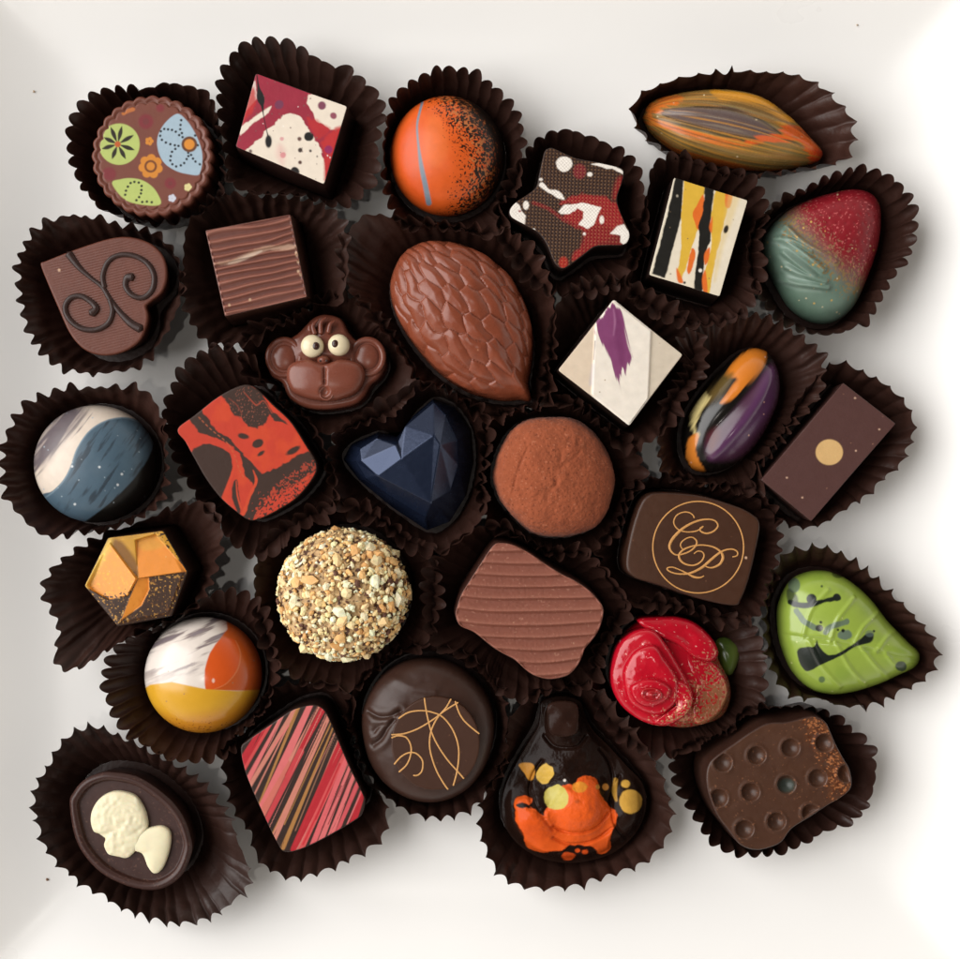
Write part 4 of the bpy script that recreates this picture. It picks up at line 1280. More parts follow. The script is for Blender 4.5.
# ------------------------------------------------------------------ 19 monogram
def monogram():
    z = zone(590, 460, 260)
    k = zone(645, 495, 110)
    cd = Candy('monogram_chocolate', 'barrel shaped dark chocolate with gold C P monogram in a ring', (692, 549), 56)
    cd.shell_rgb = (56, 33, 23)
    def pt(P):
        P.fill((68, 40, 25), 0.05)
        P.poly(z((130, 370), (150, 270), (200, 140), (240, 160), (200, 350), (220, 470), (140, 420)), (74, 46, 31), soft=12, a=0.5)
        P.ell(k((880, 547))[0], 1.2, None, (220, 180, 150)); P.dots(10, 0.45, (110, 74, 54))
    o = catmull(z((132, 385), (150, 270), (180, 175), (210, 132), (260, 120), (400, 130), (540, 170), (600, 200), (627, 232), (620, 300), (590, 430), (560, 512), (530, 538), (400, 512), (250, 462), (160, 432)), 440)
    cd.solid(('stamped_top', 'shell'), o, prof_box(56, 3.0, 2, M=80), pt, (M_SATIN, M_SATIN), seed=19)
    g = (206, 150, 88)
    zz = 56.05
    cd.tube('ring', circle(698.3, 547.2, 45.4, 45.8, 24), 1.35, zz, g, M_PRINT, flat=0.3, closed=True, n=180, seg=6)
    c1 = k((430, 200), (418, 175), (385, 153), (335, 150), (280, 175), (252, 225), (262, 270), (300, 305), (365, 322), (430, 318), (475, 302), (508, 275))
    c2 = k((508, 272), (480, 292), (490, 318), (540, 335), (600, 315), (636, 270), (615, 228), (560, 212), (480, 220), (400, 250), (325, 297), (255, 365), (217, 430), (222, 480), (265, 520), (330, 515), (400, 485), (445, 440), (450, 400), (415, 370), (370, 375), (325, 405), (310, 440), (328, 470), (345, 472))
    L = cd.tube('letter', c1, [1.3] * 12, zz, g, M_PRINT, flat=0.3, seg=6)
    cd.tube('stroke', c2, [1, 1.2, 1.6, 1.8, 1.7, 1.6, 1.5, 1.5, 1.8, 2.2, 2.6, 2.9, 2.6, 2.0, 1.5, 1.5, 1.6, 1.8, 1.6, 1.4, 1.3, 1.3, 1.3, 1.2, 1.0], zz + 0.05, g, M_PRINT, flat=0.3, seg=6, parent=L)
    p1 = k((428, 512), (460, 490), (500, 497), (515, 532), (490, 580), (430, 612), (360, 605), (312, 572), (298, 525), (335, 478), (420, 445), (510, 437), (600, 455), (660, 495), (680, 545), (655, 600), (600, 630), (555, 632), (520, 615))
    p2 = k((765, 540), (803, 528), (805, 495), (765, 473), (700, 480), (640, 512), (570, 570), (500, 630), (430, 668), (360, 688), (270, 685), (208, 662), (195, 638), (240, 630), (310, 655), (375, 688), (430, 715), (480, 720), (515, 705))
    L = cd.tube('letter', p1, [1, 1.2, 1.3, 1.5, 1.6, 1.6, 1.8, 2.1, 2.2, 1.8, 1.5, 1.5, 1.7, 2.2, 2.8, 2.4, 1.8, 1.4, 1.2], zz + 0.1, g, M_PRINT, flat=0.3, seg=6)
    cd.tube('stroke', p2, [1.2, 1.3, 1.5, 1.5, 1.7, 2.2, 2.6, 2.6, 2.3, 1.8, 1.5, 1.5, 1.4, 1.3, 1.3, 1.8, 2.2, 1.7, 1.1], zz + 0.15, g, M_PRINT, flat=0.3, seg=6, parent=L)
    cup(cd, [(612, 520), (628, 494), (665, 480), (710, 480), (752, 492), (776, 515), (780, 552), (770, 592), (748, 620), (700, 622), (650, 610), (616, 590), (604, 555)], 'the monogram chocolate', 42, 'wave', 14, seed=19)
monogram()

# ------------------------------------------------------------------ 20 hexagon
def hexagon():
    k = zone(20, 480, 260)
    cd = Candy('hexagon_chocolate', 'six sided faceted chocolate with orange and yellow facets and dark glittered corner', (137, 579), 52)
    cd.shell_rgb = (44, 27, 20)
    cc = k((435, 365))[0]
    hexp = k((325, 210), (530, 184), (621, 338), (560, 502), (360, 541), (237, 390))
    kite1 = k((335, 232), (437, 362), (402, 425), (330, 440), (238, 391))
    kite2 = k((428, 222), (500, 200), (621, 336), (440, 362))
    blade = k((437, 364), (477, 360), (478, 405), (450, 462), (375, 518), (405, 440))
    def plane(px, c, g, at):
        return at + (px - k(c)[0]) @ np.array(g)
    def zadd(px, f):
        r = np.hypot(*(px - cc).T)
        z = 3.0 - 0.055 * r
        for poly, c, g, at in ((kite1, (340, 350), (0.22, -0.05), 1.0), (kite2, (510, 300), (-0.02, 0.22), 1.0), (blade, (430, 440), (-0.28, -0.1), 1.6)):
            m = sstep(0.7, -0.7, sd_poly(px, poly))
            z = z * (1 - m) + plane(px, c, g, at) * m
        edge = 1 - sstep(0.93, 1.0, f)
        return z * edge
    def pt(P):
        P.fill((62, 38, 24), 0.08)
        P.spray(0.10, (190, 140, 70), 0.3); P.spray(0.06, (110, 70, 34))
        P.poly(k((325, 205), (535, 180), (600, 290), (560, 300), (440, 362), (335, 232)), (206, 152, 52), smooth=False, soft=2.0, wob=3, ws=4)
        P.poly(k((380, 230), (450, 330), (440, 362), (335, 232)), (130, 84, 30), soft=2.5, a=0.9)
        P.spray(sstep(3, -10, sd_poly(P.P, k((480, 180), (540, 180), (625, 330), (600, 330)))) * 0.4, (60, 40, 24))
        P.poly(kite1, (240, 158, 64), smooth=False, soft=0.7)
        P.poly(k((325, 210), (340, 235), (270, 370), (250, 400), (235, 390)), (238, 194, 84), soft=3.5, a=0.9)
        low = sd_line(P.P, k((250, 415), (330, 438), (405, 430)))
        P.spray(np.exp(-(low / 4) ** 2) * 0.5, (66, 40, 26))
        P.poly(kite2, (238, 148, 58), smooth=False, soft=0.7)
        P.poly(k((428, 222), (500, 200), (540, 240), (460, 260)), (226, 164, 66), soft=2.5, a=0.7)
        P.poly(blade, (240, 152, 60), smooth=False, soft=0.7)
        P.dots(10, 0.6, (226, 190, 120))
    cd.solid(('faceted_top', 'shell'), rounded(hexp, 440, 1.2), prof_box(52, 2.0, 4, M=95), pt, (M_SATIN, M_SATIN), zadd=zadd, c=cc, seed=20)
    cup(cd, [(39, 590), (47, 570), (60, 557), (76, 545), (104, 532), (140, 515), (178, 506), (208, 505), (219, 535), (208, 580), (193, 607), (158, 632), (110, 653), (78, 672), (54, 667), (56, 632), (46, 607)], 'the orange hexagon', 42, 'wave', 16, 4.4, seed=20, tint=1.1)
hexagon()

# ------------------------------------------------------------------ 21 nut ball
def nut_ball():
    cd = Candy('nut_truffle', 'round truffle rolled in chopped golden nuts', (344, 594), 34)
    rs = np.random.RandomState(9)
    R0 = 64
    def nd(px, f, V):
        return 1.6 * fbm(V, 16, 3) + 1.2 * noise(V, 6, 5) + 1.0 * noise(V, 3, 8) - 1.0
    def pt(P):
        P.fill((206, 170, 122), 0.15, 8)
        n = noise(P.V, 5, 12) + 0.5 * noise(P.V, 2.2, 4)
        P.mask(sstep(0.22, 0.55, n), (88, 58, 44))
        P.spray(0.1, (226, 196, 144)); P.spray(0.08, (90, 62, 46))
    cd.solid('ganache_ball', circle(344, 594, R0, 66, n=400), prof_dome(84, 36, 0.72, foot=0.7, M=110), pt, M_NUT, ndisp=nd, seed=21)
    # faceted chips on the surface
    import bmesh
    bm = bmesh.new(); bmesh.ops.create_icosphere(bm, subdivisions=1, radius=1.0)
    bv = np.array([v.co[:] for v in bm.verts]); bf = np.array([[v.index for v in f.verts] for f in bm.faces]); bm.free()
    cxy = lift((344, 594), 34)[0]
    cz, rz, rx = 36.0, 48.0, lift((344 + R0, 594), 34)[0, 0] - cxy[0]
    def chip(d, s, sq, r):
        w = d / np.array([rx, rx, rz])
        w = w / np.linalg.norm(w)
        n = np.array([rx * w[0], rx * w[1], (rz * w[2] ** 0.72 if w[2] > 0 else 30 * w[2])]) * 1.012    # on the ball
        g = n / np.array([rx, rx, rz]) ** 2
        g /= np.linalg.norm(g)
        a = np.cross(g, [0.3, 0.8, 0.5]); a /= np.linalg.norm(a)
        b = np.cross(g, a)
        t = r.rand() * 6.283
        a, b = a * math.cos(t) + b * math.sin(t), b * math.cos(t) - a * math.sin(t)
        j = bv * (0.75 + 0.5 * r.rand(len(bv), 1)) * np.array([s * (0.8 + 0.6 * r.rand()), s * (0.6 + 0.4 * r.rand()), s * sq])
        lean = 0.5 * r.randn(2)
        g2 = g + a * lean[0] * 0.5 + b * lean[1] * 0.5
        g2 /= np.linalg.norm(g2)
        return np.r_[cxy, cz] + n + j[:, :1] * a + j[:, 1:2] * b + j[:, 2:] * g2
    tones = [(248, 222, 170), (244, 208, 150), (250, 234, 194), (236, 188, 124), (246, 214, 162), (252, 240, 206), (230, 176, 112), (248, 220, 172)]
    # crumbs nobody could count
    Vs, Fs, Cs = [], [], []
    base = 0
    for i in range(1500):
        z = -0.15 + 1.15 * rs.rand()
        t = rs.rand() * 6.283
        d = np.array([math.sqrt(max(0, 1 - z * z)) * math.cos(t) * rx, math.sqrt(max(0, 1 - z * z)) * math.sin(t) * rx, z * rz])
        patch = noise((d * [1, 1, 1])[None, :], 22, 77)[0]
        if patch > 0.26 and rs.rand() < 0.7:
            continue
        s = 1.5 + 2.0 * rs.rand() ** 1.5
        v = chip(d, s, 0.8, rs)
        Vs.append(v); Fs.append(bf + base); base += len(v)
        c = np.r_[lin(tones[rs.randint(8)]) * (0.95 + 0.35 * rs.rand()), 0]
        if rs.rand() < 0.12:
            c = np.r_[lin((104, 68, 52)), 0]
        Cs.append(np.tile(c, (len(v), 1)))
    o = cd.put('nut_crumbs', np.vstack(Vs), [], np.vstack(Fs), M_NUT, np.vstack(Cs), smooth=False)
    o['kind'] = 'stuff'
    # the larger pieces, most of them towards the upper right
    pos = []
    tries = 0
    while len(pos) < 70 and tries < 6000:
        tries += 1
        z = 0.05 + 0.95 * rs.rand()
        t = rs.rand() * 6.283
        r = math.sqrt(1 - z * z)
        d = np.array([r * math.cos(t), r * math.sin(t), z])
        if len(pos) < 38 and (d @ np.array([0.45, 0.15, 0.8])) < 0.70:
            continue
        if all(np.linalg.norm(d - p) > 0.115 for p in pos):
            pos.append(d)
    for i, d in enumerate(pos):
        v = chip(d * np.array([rx, rx, rz]), 3.4 + 4.0 * rs.rand() ** 1.5, 0.85, rs)
        c = np.tile(np.r_[lin(tones[rs.randint(8)]) * (0.98 + 0.25 * rs.rand()), 0], (len(v), 1))
        cd.put('nut_piece', v, [], bf, M_NUT, c, smooth=False)
    cup(cd, [(258, 590), (264, 545), (290, 518), (340, 505), (392, 512), (424, 540), (434, 590), (424, 640), (392, 676), (345, 688), (298, 676), (266, 642)], 'the nut covered truffle', 40, 'round', 14.5, seed=21)
nut_ball()

# ------------------------------------------------------------------ 22 wave ridged block
def wavy_block():
    k = zone(420, 500, 260)
    cd = Candy('ridged_chocolate', 'slanted milk chocolate block with broad wavy ridges across the top', (529, 611), 60)
    cd.shell_rgb = (66, 38, 30)
    pts = k((268, 168), (300, 157), (345, 165), (400, 192), (460, 232), (520, 270), (570, 295), (622, 330), (660, 370), (678, 405), (670, 455), (652, 495), (630, 524), (610, 548), (598, 580), (580, 614), (545, 648), (485, 662), (440, 655), (400, 636), (350, 592), (310, 570), (265, 542), (200, 490), (147, 464), (130, 425), (136, 390), (152, 345), (180, 300), (215, 245))
    def ph(px):
        x, y = px[:, 0], px[:, 1]
        v = y - 4.5 * np.sin((x - 455) / 52.0 + 0.4) - 0.03 * (x - 530) + 2.5 * noise(px * [0.5, 1], 30, 3)
        p = v / 12.2
        return p - np.floor(p)
    def nd(px, f, V):
        fr = ph(px)
        saw = np.where(fr < 0.75, fr / 0.75, (1 - fr) / 0.25)
        return (4.6 * saw ** 1.5 - 1.6) * (f < 0.99) + 0.12 * noise(px, 2.0, 5)
    def pt(P):
        P.fill((140, 84, 68), 0.06)
        fr = ph(P.P)
        P.mask(np.exp(-((fr - 0.72) / 0.12) ** 2) * 0.4, (166, 110, 92))  # light on the crests painted into the colour
        P.spray(0.02, (170, 118, 98)); P.dots(8, 0.6, (206, 160, 130))
    cd.solid(('ridged_top', 'shell'), catmull(pts, 440), prof_box(60, 1.4, 3, M=95), pt, (M_MATTE, M_SATIN), ndisp=nd, seed=22)
    cup(cd, [(428, 592), (440, 560), (470, 534), (520, 526), (568, 544), (606, 572), (628, 608), (618, 655), (582, 690), (530, 698), (480, 684), (440, 652)], 'the wavy ridged block', 44, 'round', 14.5, seed=22)
wavy_block()

# ------------------------------------------------------------------ 23 rose
def rose():
    k = zone(560, 560, 260)
    cd = Candy('rose_chocolate', 'glossy red rose shaped chocolate dusted gold on one petal with a green leaf', (671, 674), 22)
    red = (188, 18, 38)
    def gold(P):
        q = P.P
        d = (q[:, 0] - 671) * 0.80 + (q[:, 1] - 674) * 0.60
        m = sstep(16, 52, d + 4 * fbm(q, 8, 3))
        P.spray(m * 0.75, (196, 130, 92), 0.45)
        P.spray(sstep(0, 30, d) * 0.10, (226, 150, 120), 0.3)
        P.spray(0.006, (240, 170, 160))
        P.mask(sstep(40, 62, d) * 0.35, (140, 96, 52), 0.3)
    def base(P):
        P.fill(red, 0.05); gold(P)
    o = catmull(k((185, 390), (215, 300), (285, 230), (400, 215), (500, 245), (570, 300), (585, 365), (622, 440), (628, 510), (598, 575), (530, 605), (440, 618), (330, 590), (240, 530), (196, 460)), 400)
    cd.solid('rose_base', o, prof_dome(46, 16, 0.6, M=60), base, M_LACQ_R, seed=23)
    def petal(pts, h, z, slope, seed, e=0.58, z0=None):
        h = h * 1.55
        p = k(*pts)
        c = p.mean(0)
        n = 260
        pr = []
        for a in np.linspace(0.03, 1, 46):
            a *= math.pi / 2
            pr.append((math.sin(a), 0, z + h * max(math.cos(a), 0) ** e))
        pr.append((1.0, 0, z - 16))
        pr.append((0.9, 0, z - 24))
        def add(px, f):
            return ((px - c) @ np.array(slope)) * (1 - 0.2 * f) - 3.0 * np.exp(-(f / 0.45) ** 2) + 0.35 * np.exp(-((f - 0.88) / 0.08) ** 2) + 0.9 * fbm(px, 16, seed)
        cd.solid('petal', catmull(p, n), (pr, 47), base, M_LACQ_R, zr=z + 6, c=c, foot=False, zadd=add, seed=seed)
    z6 = zone(620, 600, 140)
    def petal6(pts, *a):
        petal(tuple(map(tuple, (z6(*pts) - [560, 560]) / k.k)), *a)
    petal6(((120, 140), (250, 120), (400, 120), (530, 165), (640, 270), (678, 370), (620, 420), (500, 390), (380, 300), (220, 230)), 8, 38, (-0.08, 0.22), 231)
    petal6(((440, 330), (560, 360), (660, 430), (735, 540), (755, 650), (700, 770), (600, 845), (505, 840), (480, 700), (500, 560), (450, 440)), 8, 34, (-0.20, 0.06), 232)
    petal6(((-60, 500), (-20, 330), (60, 240), (150, 200), (240, 215), (320, 310), (400, 440), (480, 590), (490, 700), (440, 800), (330, 870), (180, 850), (40, 760), (-40, 640)), 8, 45, (0.13, -0.10), 233)
    petal6(((20, 520), (60, 400), (130, 330), (235, 310), (300, 390), (375, 500), (400, 580), (390, 700), (300, 790), (170, 780), (60, 700)), 8, 56, (0.14, -0.10), 234)
    petal6(((350, 560), (430, 560), (490, 620), (495, 720), (440, 800), (330, 860), (230, 850), (300, 790), (390, 720)), 7, 56, (0.10, 0.02), 235)
    petal6(((70, 600), (130, 555), (210, 540), (290, 560), (350, 610), (330, 680), (260, 725), (170, 735), (100, 690)), 7, 65, (0.04, -0.14), 236)
    cd.blob('bud', z6((210, 640))[0], 13, 8, 8, 70, (168, 16, 28), M_LACQ_R, rot=0.1, n=120, M=30, paint=gold, zadd=lambda px, f: (1.2 * np.cos(f * 8.0) + 0.5 * noise(px, 3, 4)) * (f < 0.98))
    # leaf
    def leafp(P):
        P.fill((74, 92, 34), 0.1); P.mask(sstep(727, 740, P.P[:, 0]) * 0.5, (112, 120, 58))
    cd.blob('leaf', k((622, 350))[0], 14, 18, 9, 16, (84, 104, 36), M_GLOSS, n=120, M=30, paint=leafp, pts=k((575, 300), (610, 285), (650, 305), (664, 335), (655, 380), (630, 425), (600, 410), (580, 360)))
    cup(cd, [(598, 655), (612, 622), (645, 602), (700, 602), (742, 622), (762, 655), (758, 700), (738, 735), (700, 752), (658, 754), (620, 738), (600, 702)], 'the red rose', 38, 'round', 15, seed=23)
M_LACQ_R = material('red_lacquer_chocolate', rough=0.16, spec=0.5, bump=0.03, bscale=700, var=0.06, rvar=0.06)
rose()

# ------------------------------------------------------------------ 24 green leaf
def leaf():
    k = zone(720, 520, 240)
    cd = Candy('leaf_chocolate', 'glossy lime green leaf shaped chocolate with black and grey drips', (838, 632), 26, parts=False)
    pts = k((232, 330), (278, 242), (350, 205), (430, 204), (510, 240), (590, 310), (660, 400), (738, 480), (785, 530), (770, 580), (700, 616), (620, 652), (520, 682), (430, 692), (350, 668), (282, 600), (240, 500), (226, 410))
    spine = catmull(k((240, 450), (400, 465), (560, 500), (770, 550)), 60, False)
    veins = [catmull(k(*v), 30, False) for v in (((300, 455), (330, 350), (400, 270)), ((400, 465), (430, 380), (500, 300)), ((490, 480), (530, 410), (600, 360)), ((580, 505), (630, 450), (680, 430)),
                                                  ((320, 462), (370, 560), (450, 650)), ((420, 470), (480, 570), (560, 650)), ((520, 490), (580, 560), (650, 620)), ((620, 515), (660, 560), (720, 590)))]
    def nd(px, f, V):
        r = -1.8 * np.exp(-(sd_line(px, spine) / 2.2) ** 2)
        for v in veins:
            r = r + 1.3 * np.exp(-(sd_line(px, v) / 2.2) ** 2)
        return r * (1 - f ** 8)
    def pt(P):
        P.fill((150, 172, 70), 0.08, 20)
        P.mask(sstep(0.1, 0.6, fbm(P.P, 24, 9)) * 0.4, (122, 152, 50))
        bk, gy = (28, 34, 28), (92, 108, 100)
        P.ell(k((288, 258))[0], 6, 7.5, gy, a=0.8); P.poly(k((262, 270), (300, 300), (300, 345), (262, 320)), (40, 46, 46), soft=1.5, a=0.8)
        P.line(k((272, 325), (310, 338), (360, 334), (415, 318), (465, 308)), [5, 5.5, 5.5, 4, 5], bk, wob=0.8)
        P.ell(k((357, 312))[0], 5, None, bk); P.ell(k((457, 306))[0], 3.8, None, bk)
        P.line(k((298, 360), (325, 398), (365, 425), (385, 430)), [5.5, 6, 6, 4], gy, a=0.85, wob=1)
        P.line(k((412, 446), (430, 424), (470, 412), (495, 403)), [5, 5.5, 6, 6], gy, a=0.85, wob=1)
        P.ell(k((488, 455))[0], 7.5, 5, gy, wob=1, a=0.9)
        P.ell(k((388, 428))[0], 3.8, 3.4, bk); P.ell(k((394, 405))[0], 1.4, None, bk); P.ell(k((482, 438))[0], 1.8, None, bk); P.ell(k((462, 435))[0], 1.2, None, bk)
        P.poly(k((300, 530), (308, 510), (340, 502), (368, 500), (378, 474), (388, 500), (410, 525), (428, 535), (470, 524), (530, 486), (580, 448), (604, 455), (592, 485), (530, 502), (470, 540), (400, 572), (362, 592), (335, 598), (312, 570)), bk, wob=0.6)
        P.ell(k((588, 450))[0], 4.5, 3.4, gy, a=0.6); P.ell(k((605, 440))[0], 1.2, None, bk)
        P.ell(k((712, 580))[0], 6, 5, (70, 84, 62), wob=1); P.ell(k((398, 632))[0], 3.2, None, (84, 108, 60)); P.ell(k((398, 262))[0], 1.2, None, (60, 80, 40)); P.ell(k((462, 215))[0], 6, 4, (50, 60, 30), a=0.7, wob=1)
        P.dots(10, 0.6, (216, 220, 150))
    cd.solid('leaf', catmull(pts, 430), prof_dome(56, 20, 0.75, M=110), pt, M_GLOSS, ndisp=nd, seed=24)
    cup(cd, [(780, 556), (800, 548), (823, 543), (853, 557), (883, 580), (913, 608), (937, 641), (938, 666), (925, 681), (905, 693), (876, 707), (846, 712), (820, 705), (800, 700), (780, 682), (768, 645), (768, 590)], 'the green leaf', 42, 'point', 16, 4.4, seed=24)
leaf()

# ------------------------------------------------------------------ 25 white, orange and yellow dome
def sunset_dome():
    k = zone(20, 480, 260)
    cd = Candy('dome_chocolate', 'smooth dome chocolate in white, orange and yellow fields', (202.5, 675.5), 26, parts=False)
    def pt(P):
        q = P.P
        P.fill((236, 224, 214), 0.03)
        st = np.column_stack([(q[:, 0] * 0.92 - q[:, 1] * 0.38) / 30, (q[:, 0] * 0.38 + q[:, 1] * 0.92) / 4.0])
        n1 = fbm(st, 1.0, 6)
        up = sstep(690, 640, q[:, 1] + 0.25 * (q[:, 0] - 200))
        P.mask(sstep(0.0, 0.4, n1 + 0.2 * up - 0.08) * up * 0.8, (112, 92, 90))
        P.mask(sstep(0.1, 0.5, n1 + 0.3 * sstep(164, 150, q[:, 0])) * 0.6 * sstep(680, 660, q[:, 1]), (120, 108, 120))
        P.poly(k((685, 775), (682, 700), (700, 640), (735, 590), (765, 550), (760, 500), (960, 500), (960, 780)), (206, 92, 34), smooth=False, soft=0.8)
        P.poly(k((765, 560), (765, 480), (960, 480), (960, 620)), (180, 84, 40), soft=8, a=0.5)  # shaded right side painted darker
        P.poly(k((685, 772), (683, 700), (702, 638), (740, 588), (790, 590), (812, 640), (800, 700), (760, 750), (715, 772)), (224, 92, 34), soft=1.0)
        P.line(k((795, 592), (813, 640), (802, 700), (762, 750), (718, 771)), [0.6, 1.0, 1.0, 0.8, 0.5], (232, 140, 90), soft=0.6, a=0.7)
        P.poly(k((440, 780), (480, 755), (560, 745), (620, 758), (690, 772), (800, 778), (960, 770), (960, 1000), (440, 1000)), (222, 166, 46), smooth=False, soft=0.8)
        P.poly(k((480, 860), (600, 880), (760, 850), (880, 790), (900, 900), (700, 960), (520, 940)), (206, 126, 36), soft=10, a=0.8)  # shade low on the dome painted into the yellow
        P.spray(sstep(715, 735, q[:, 1]) * 0.15, (150, 90, 30))
        P.ell(k((713, 740))[0], 1.3, 2.2, (250, 220, 200), soft=0.6, a=0.8)  # small highlight painted near the centre
        P.dots(8, 0.5, (160, 120, 90))
    cd.solid('dome', circle(202.5, 675.5, 58.5, 58, n=400), prof_dome(61, 20, 0.95, M=110), pt, M_GLOSS, seed=25)
    cup(cd, [(101, 694), (105, 664), (116, 643), (138, 628), (170, 615), (195, 604), (226, 594), (254, 604), (268, 632), (274, 670), (266, 705), (250, 735), (222, 755), (190, 764), (160, 760), (132, 742), (112, 722)], 'the white, orange and yellow dome', 44, 'round', 14.5, 4.8, seed=25)
sunset_dome()

# ------------------------------------------------------------------ 26 pink stripes
def pink_stripes():
    k = zone(230, 690, 150)
    cd = Candy('square_chocolate', 'rounded square chocolate with slanting pink, red, gold and black stripes', (303, 778), 58)
    cd.shell_rgb = (40, 24, 20)
    z = zone(210, 670, 260)
    def pt(P):
        q = k((0, 0))[0]
        X = (P.P - q) / k.k                      # photo zoom units
        P.fill((50, 32, 25), 0.08)
        pk, rd, gd, sal, dr = (222, 112, 112), (186, 34, 46), (176, 122, 66), (208, 130, 112), (124, 34, 40)
        # each stripe: (x at y=0 edge) top point, bottom point, widths
        S_ = [((300, 100), (30, 560), 40, 95, rd), ((270, 200), (60, 560), 22, 20, (206, 72, 72)), ((345, 140), (80, 640), 12, 44, pk), ((430, 100), (110, 640), 36, 30, sal), ((420, 130), (140, 700), 10, 10, sal), ((360, 250), (250, 400), 8, 6, pk),
              ((450, 80), (190, 720), 26, 12, gd), ((520, 80), (190, 800), 40, 76, pk), ((500, 250), (200, 800), 10, 60, (206, 110, 96)), ((575, 90), (400, 420), 18, 26, sal), ((600, 110), (380, 520), 44, 34, rd), ((440, 420), (220, 860), 46, 36, (200, 64, 70)),
              ((560, 330), (280, 900), 12, 10, gd), ((640, 150), (280, 950), 30, 46, sal), ((660, 180), (360, 830), 10, 10, gd), ((672, 210), (350, 980), 8, 34, gd), ((686, 240), (430, 870), 8, 8, (150, 104, 80)), ((700, 300), (430, 960), 10, 8, sal),
              ((720, 330), (430, 990), 60, 70, rd), ((740, 400), (470, 980), 34, 44, (214, 84, 84)), ((750, 430), (540, 960), 36, 40, (222, 100, 104)), ((770, 480), (590, 940), 20, 40, pk), ((800, 520), (640, 940), 24, 44, pk), ((815, 600), (680, 920), 34, 26, (210, 84, 90)), ((850, 650), (770, 900), 40, 50, rd), ((835, 660), (740, 880), 10, 10, pk), ((640, 620), (480, 960), 10, 14, (200, 40, 50)),
              ((690, 500), (560, 800), 14, 10, rd), ((700, 640), (600, 860), 8, 6, dr), ((760, 560), (640, 830), 6, 6, dr)]
        for a, b, w0, w1, col in S_:
            a, b = np.array(a, float), np.array(b, float)
            d = (b - a) / np.hypot(*(b - a))
            a2, b2 = a - d * 30, b + d * 30
            P.sd(sd_line(X, np.array([a2, b2]), [w0 * 0.86, w1 * 0.86]) * k.k, col, soft=0.55, a=0.96)
        # fine hand drawn scratches along the same direction
        dr_ = np.array([-0.43, 0.90]); pp = X @ np.array([0.90, 0.43]); al = X @ dr_
        n = noise(np.column_stack([pp / 7.0, al / 900.0]), 1.0, 4)
        P.mask(sstep(0.62, 0.75, n) * 0.75, (52, 32, 26)); 
        n = noise(np.column_stack([pp / 9.0, al / 900.0]), 1.0, 14)
        P.mask(sstep(0.68, 0.8, n) * 0.7, (214, 130, 118))
    o = catmull(z((113, 292), (140, 258), (215, 205), (300, 148), (345, 133), (385, 128), (418, 142), (446, 190), (510, 340), (560, 445), (572, 480), (564, 525), (540, 552), (440, 612), (345, 658), (280, 672), (248, 640), (180, 500), (132, 385)), 440)
    cd.solid(('striped_top', 'shell'), o, prof_box(58, 1.8, 0, M=110), pt, (M_PRINT, M_SATIN), seed=26)
    cup(cd, [(228, 800), (222, 758), (240, 718), (280, 690), (330, 686), (362, 715), (378, 765), (392, 812), (390, 832), (374, 849), (340, 870), (318, 878), (296, 883), (274, 877), (256, 862), (246, 835)], 'the pink striped square', 40, 'point', 17, 3.8, seed=26)
pink_stripes()

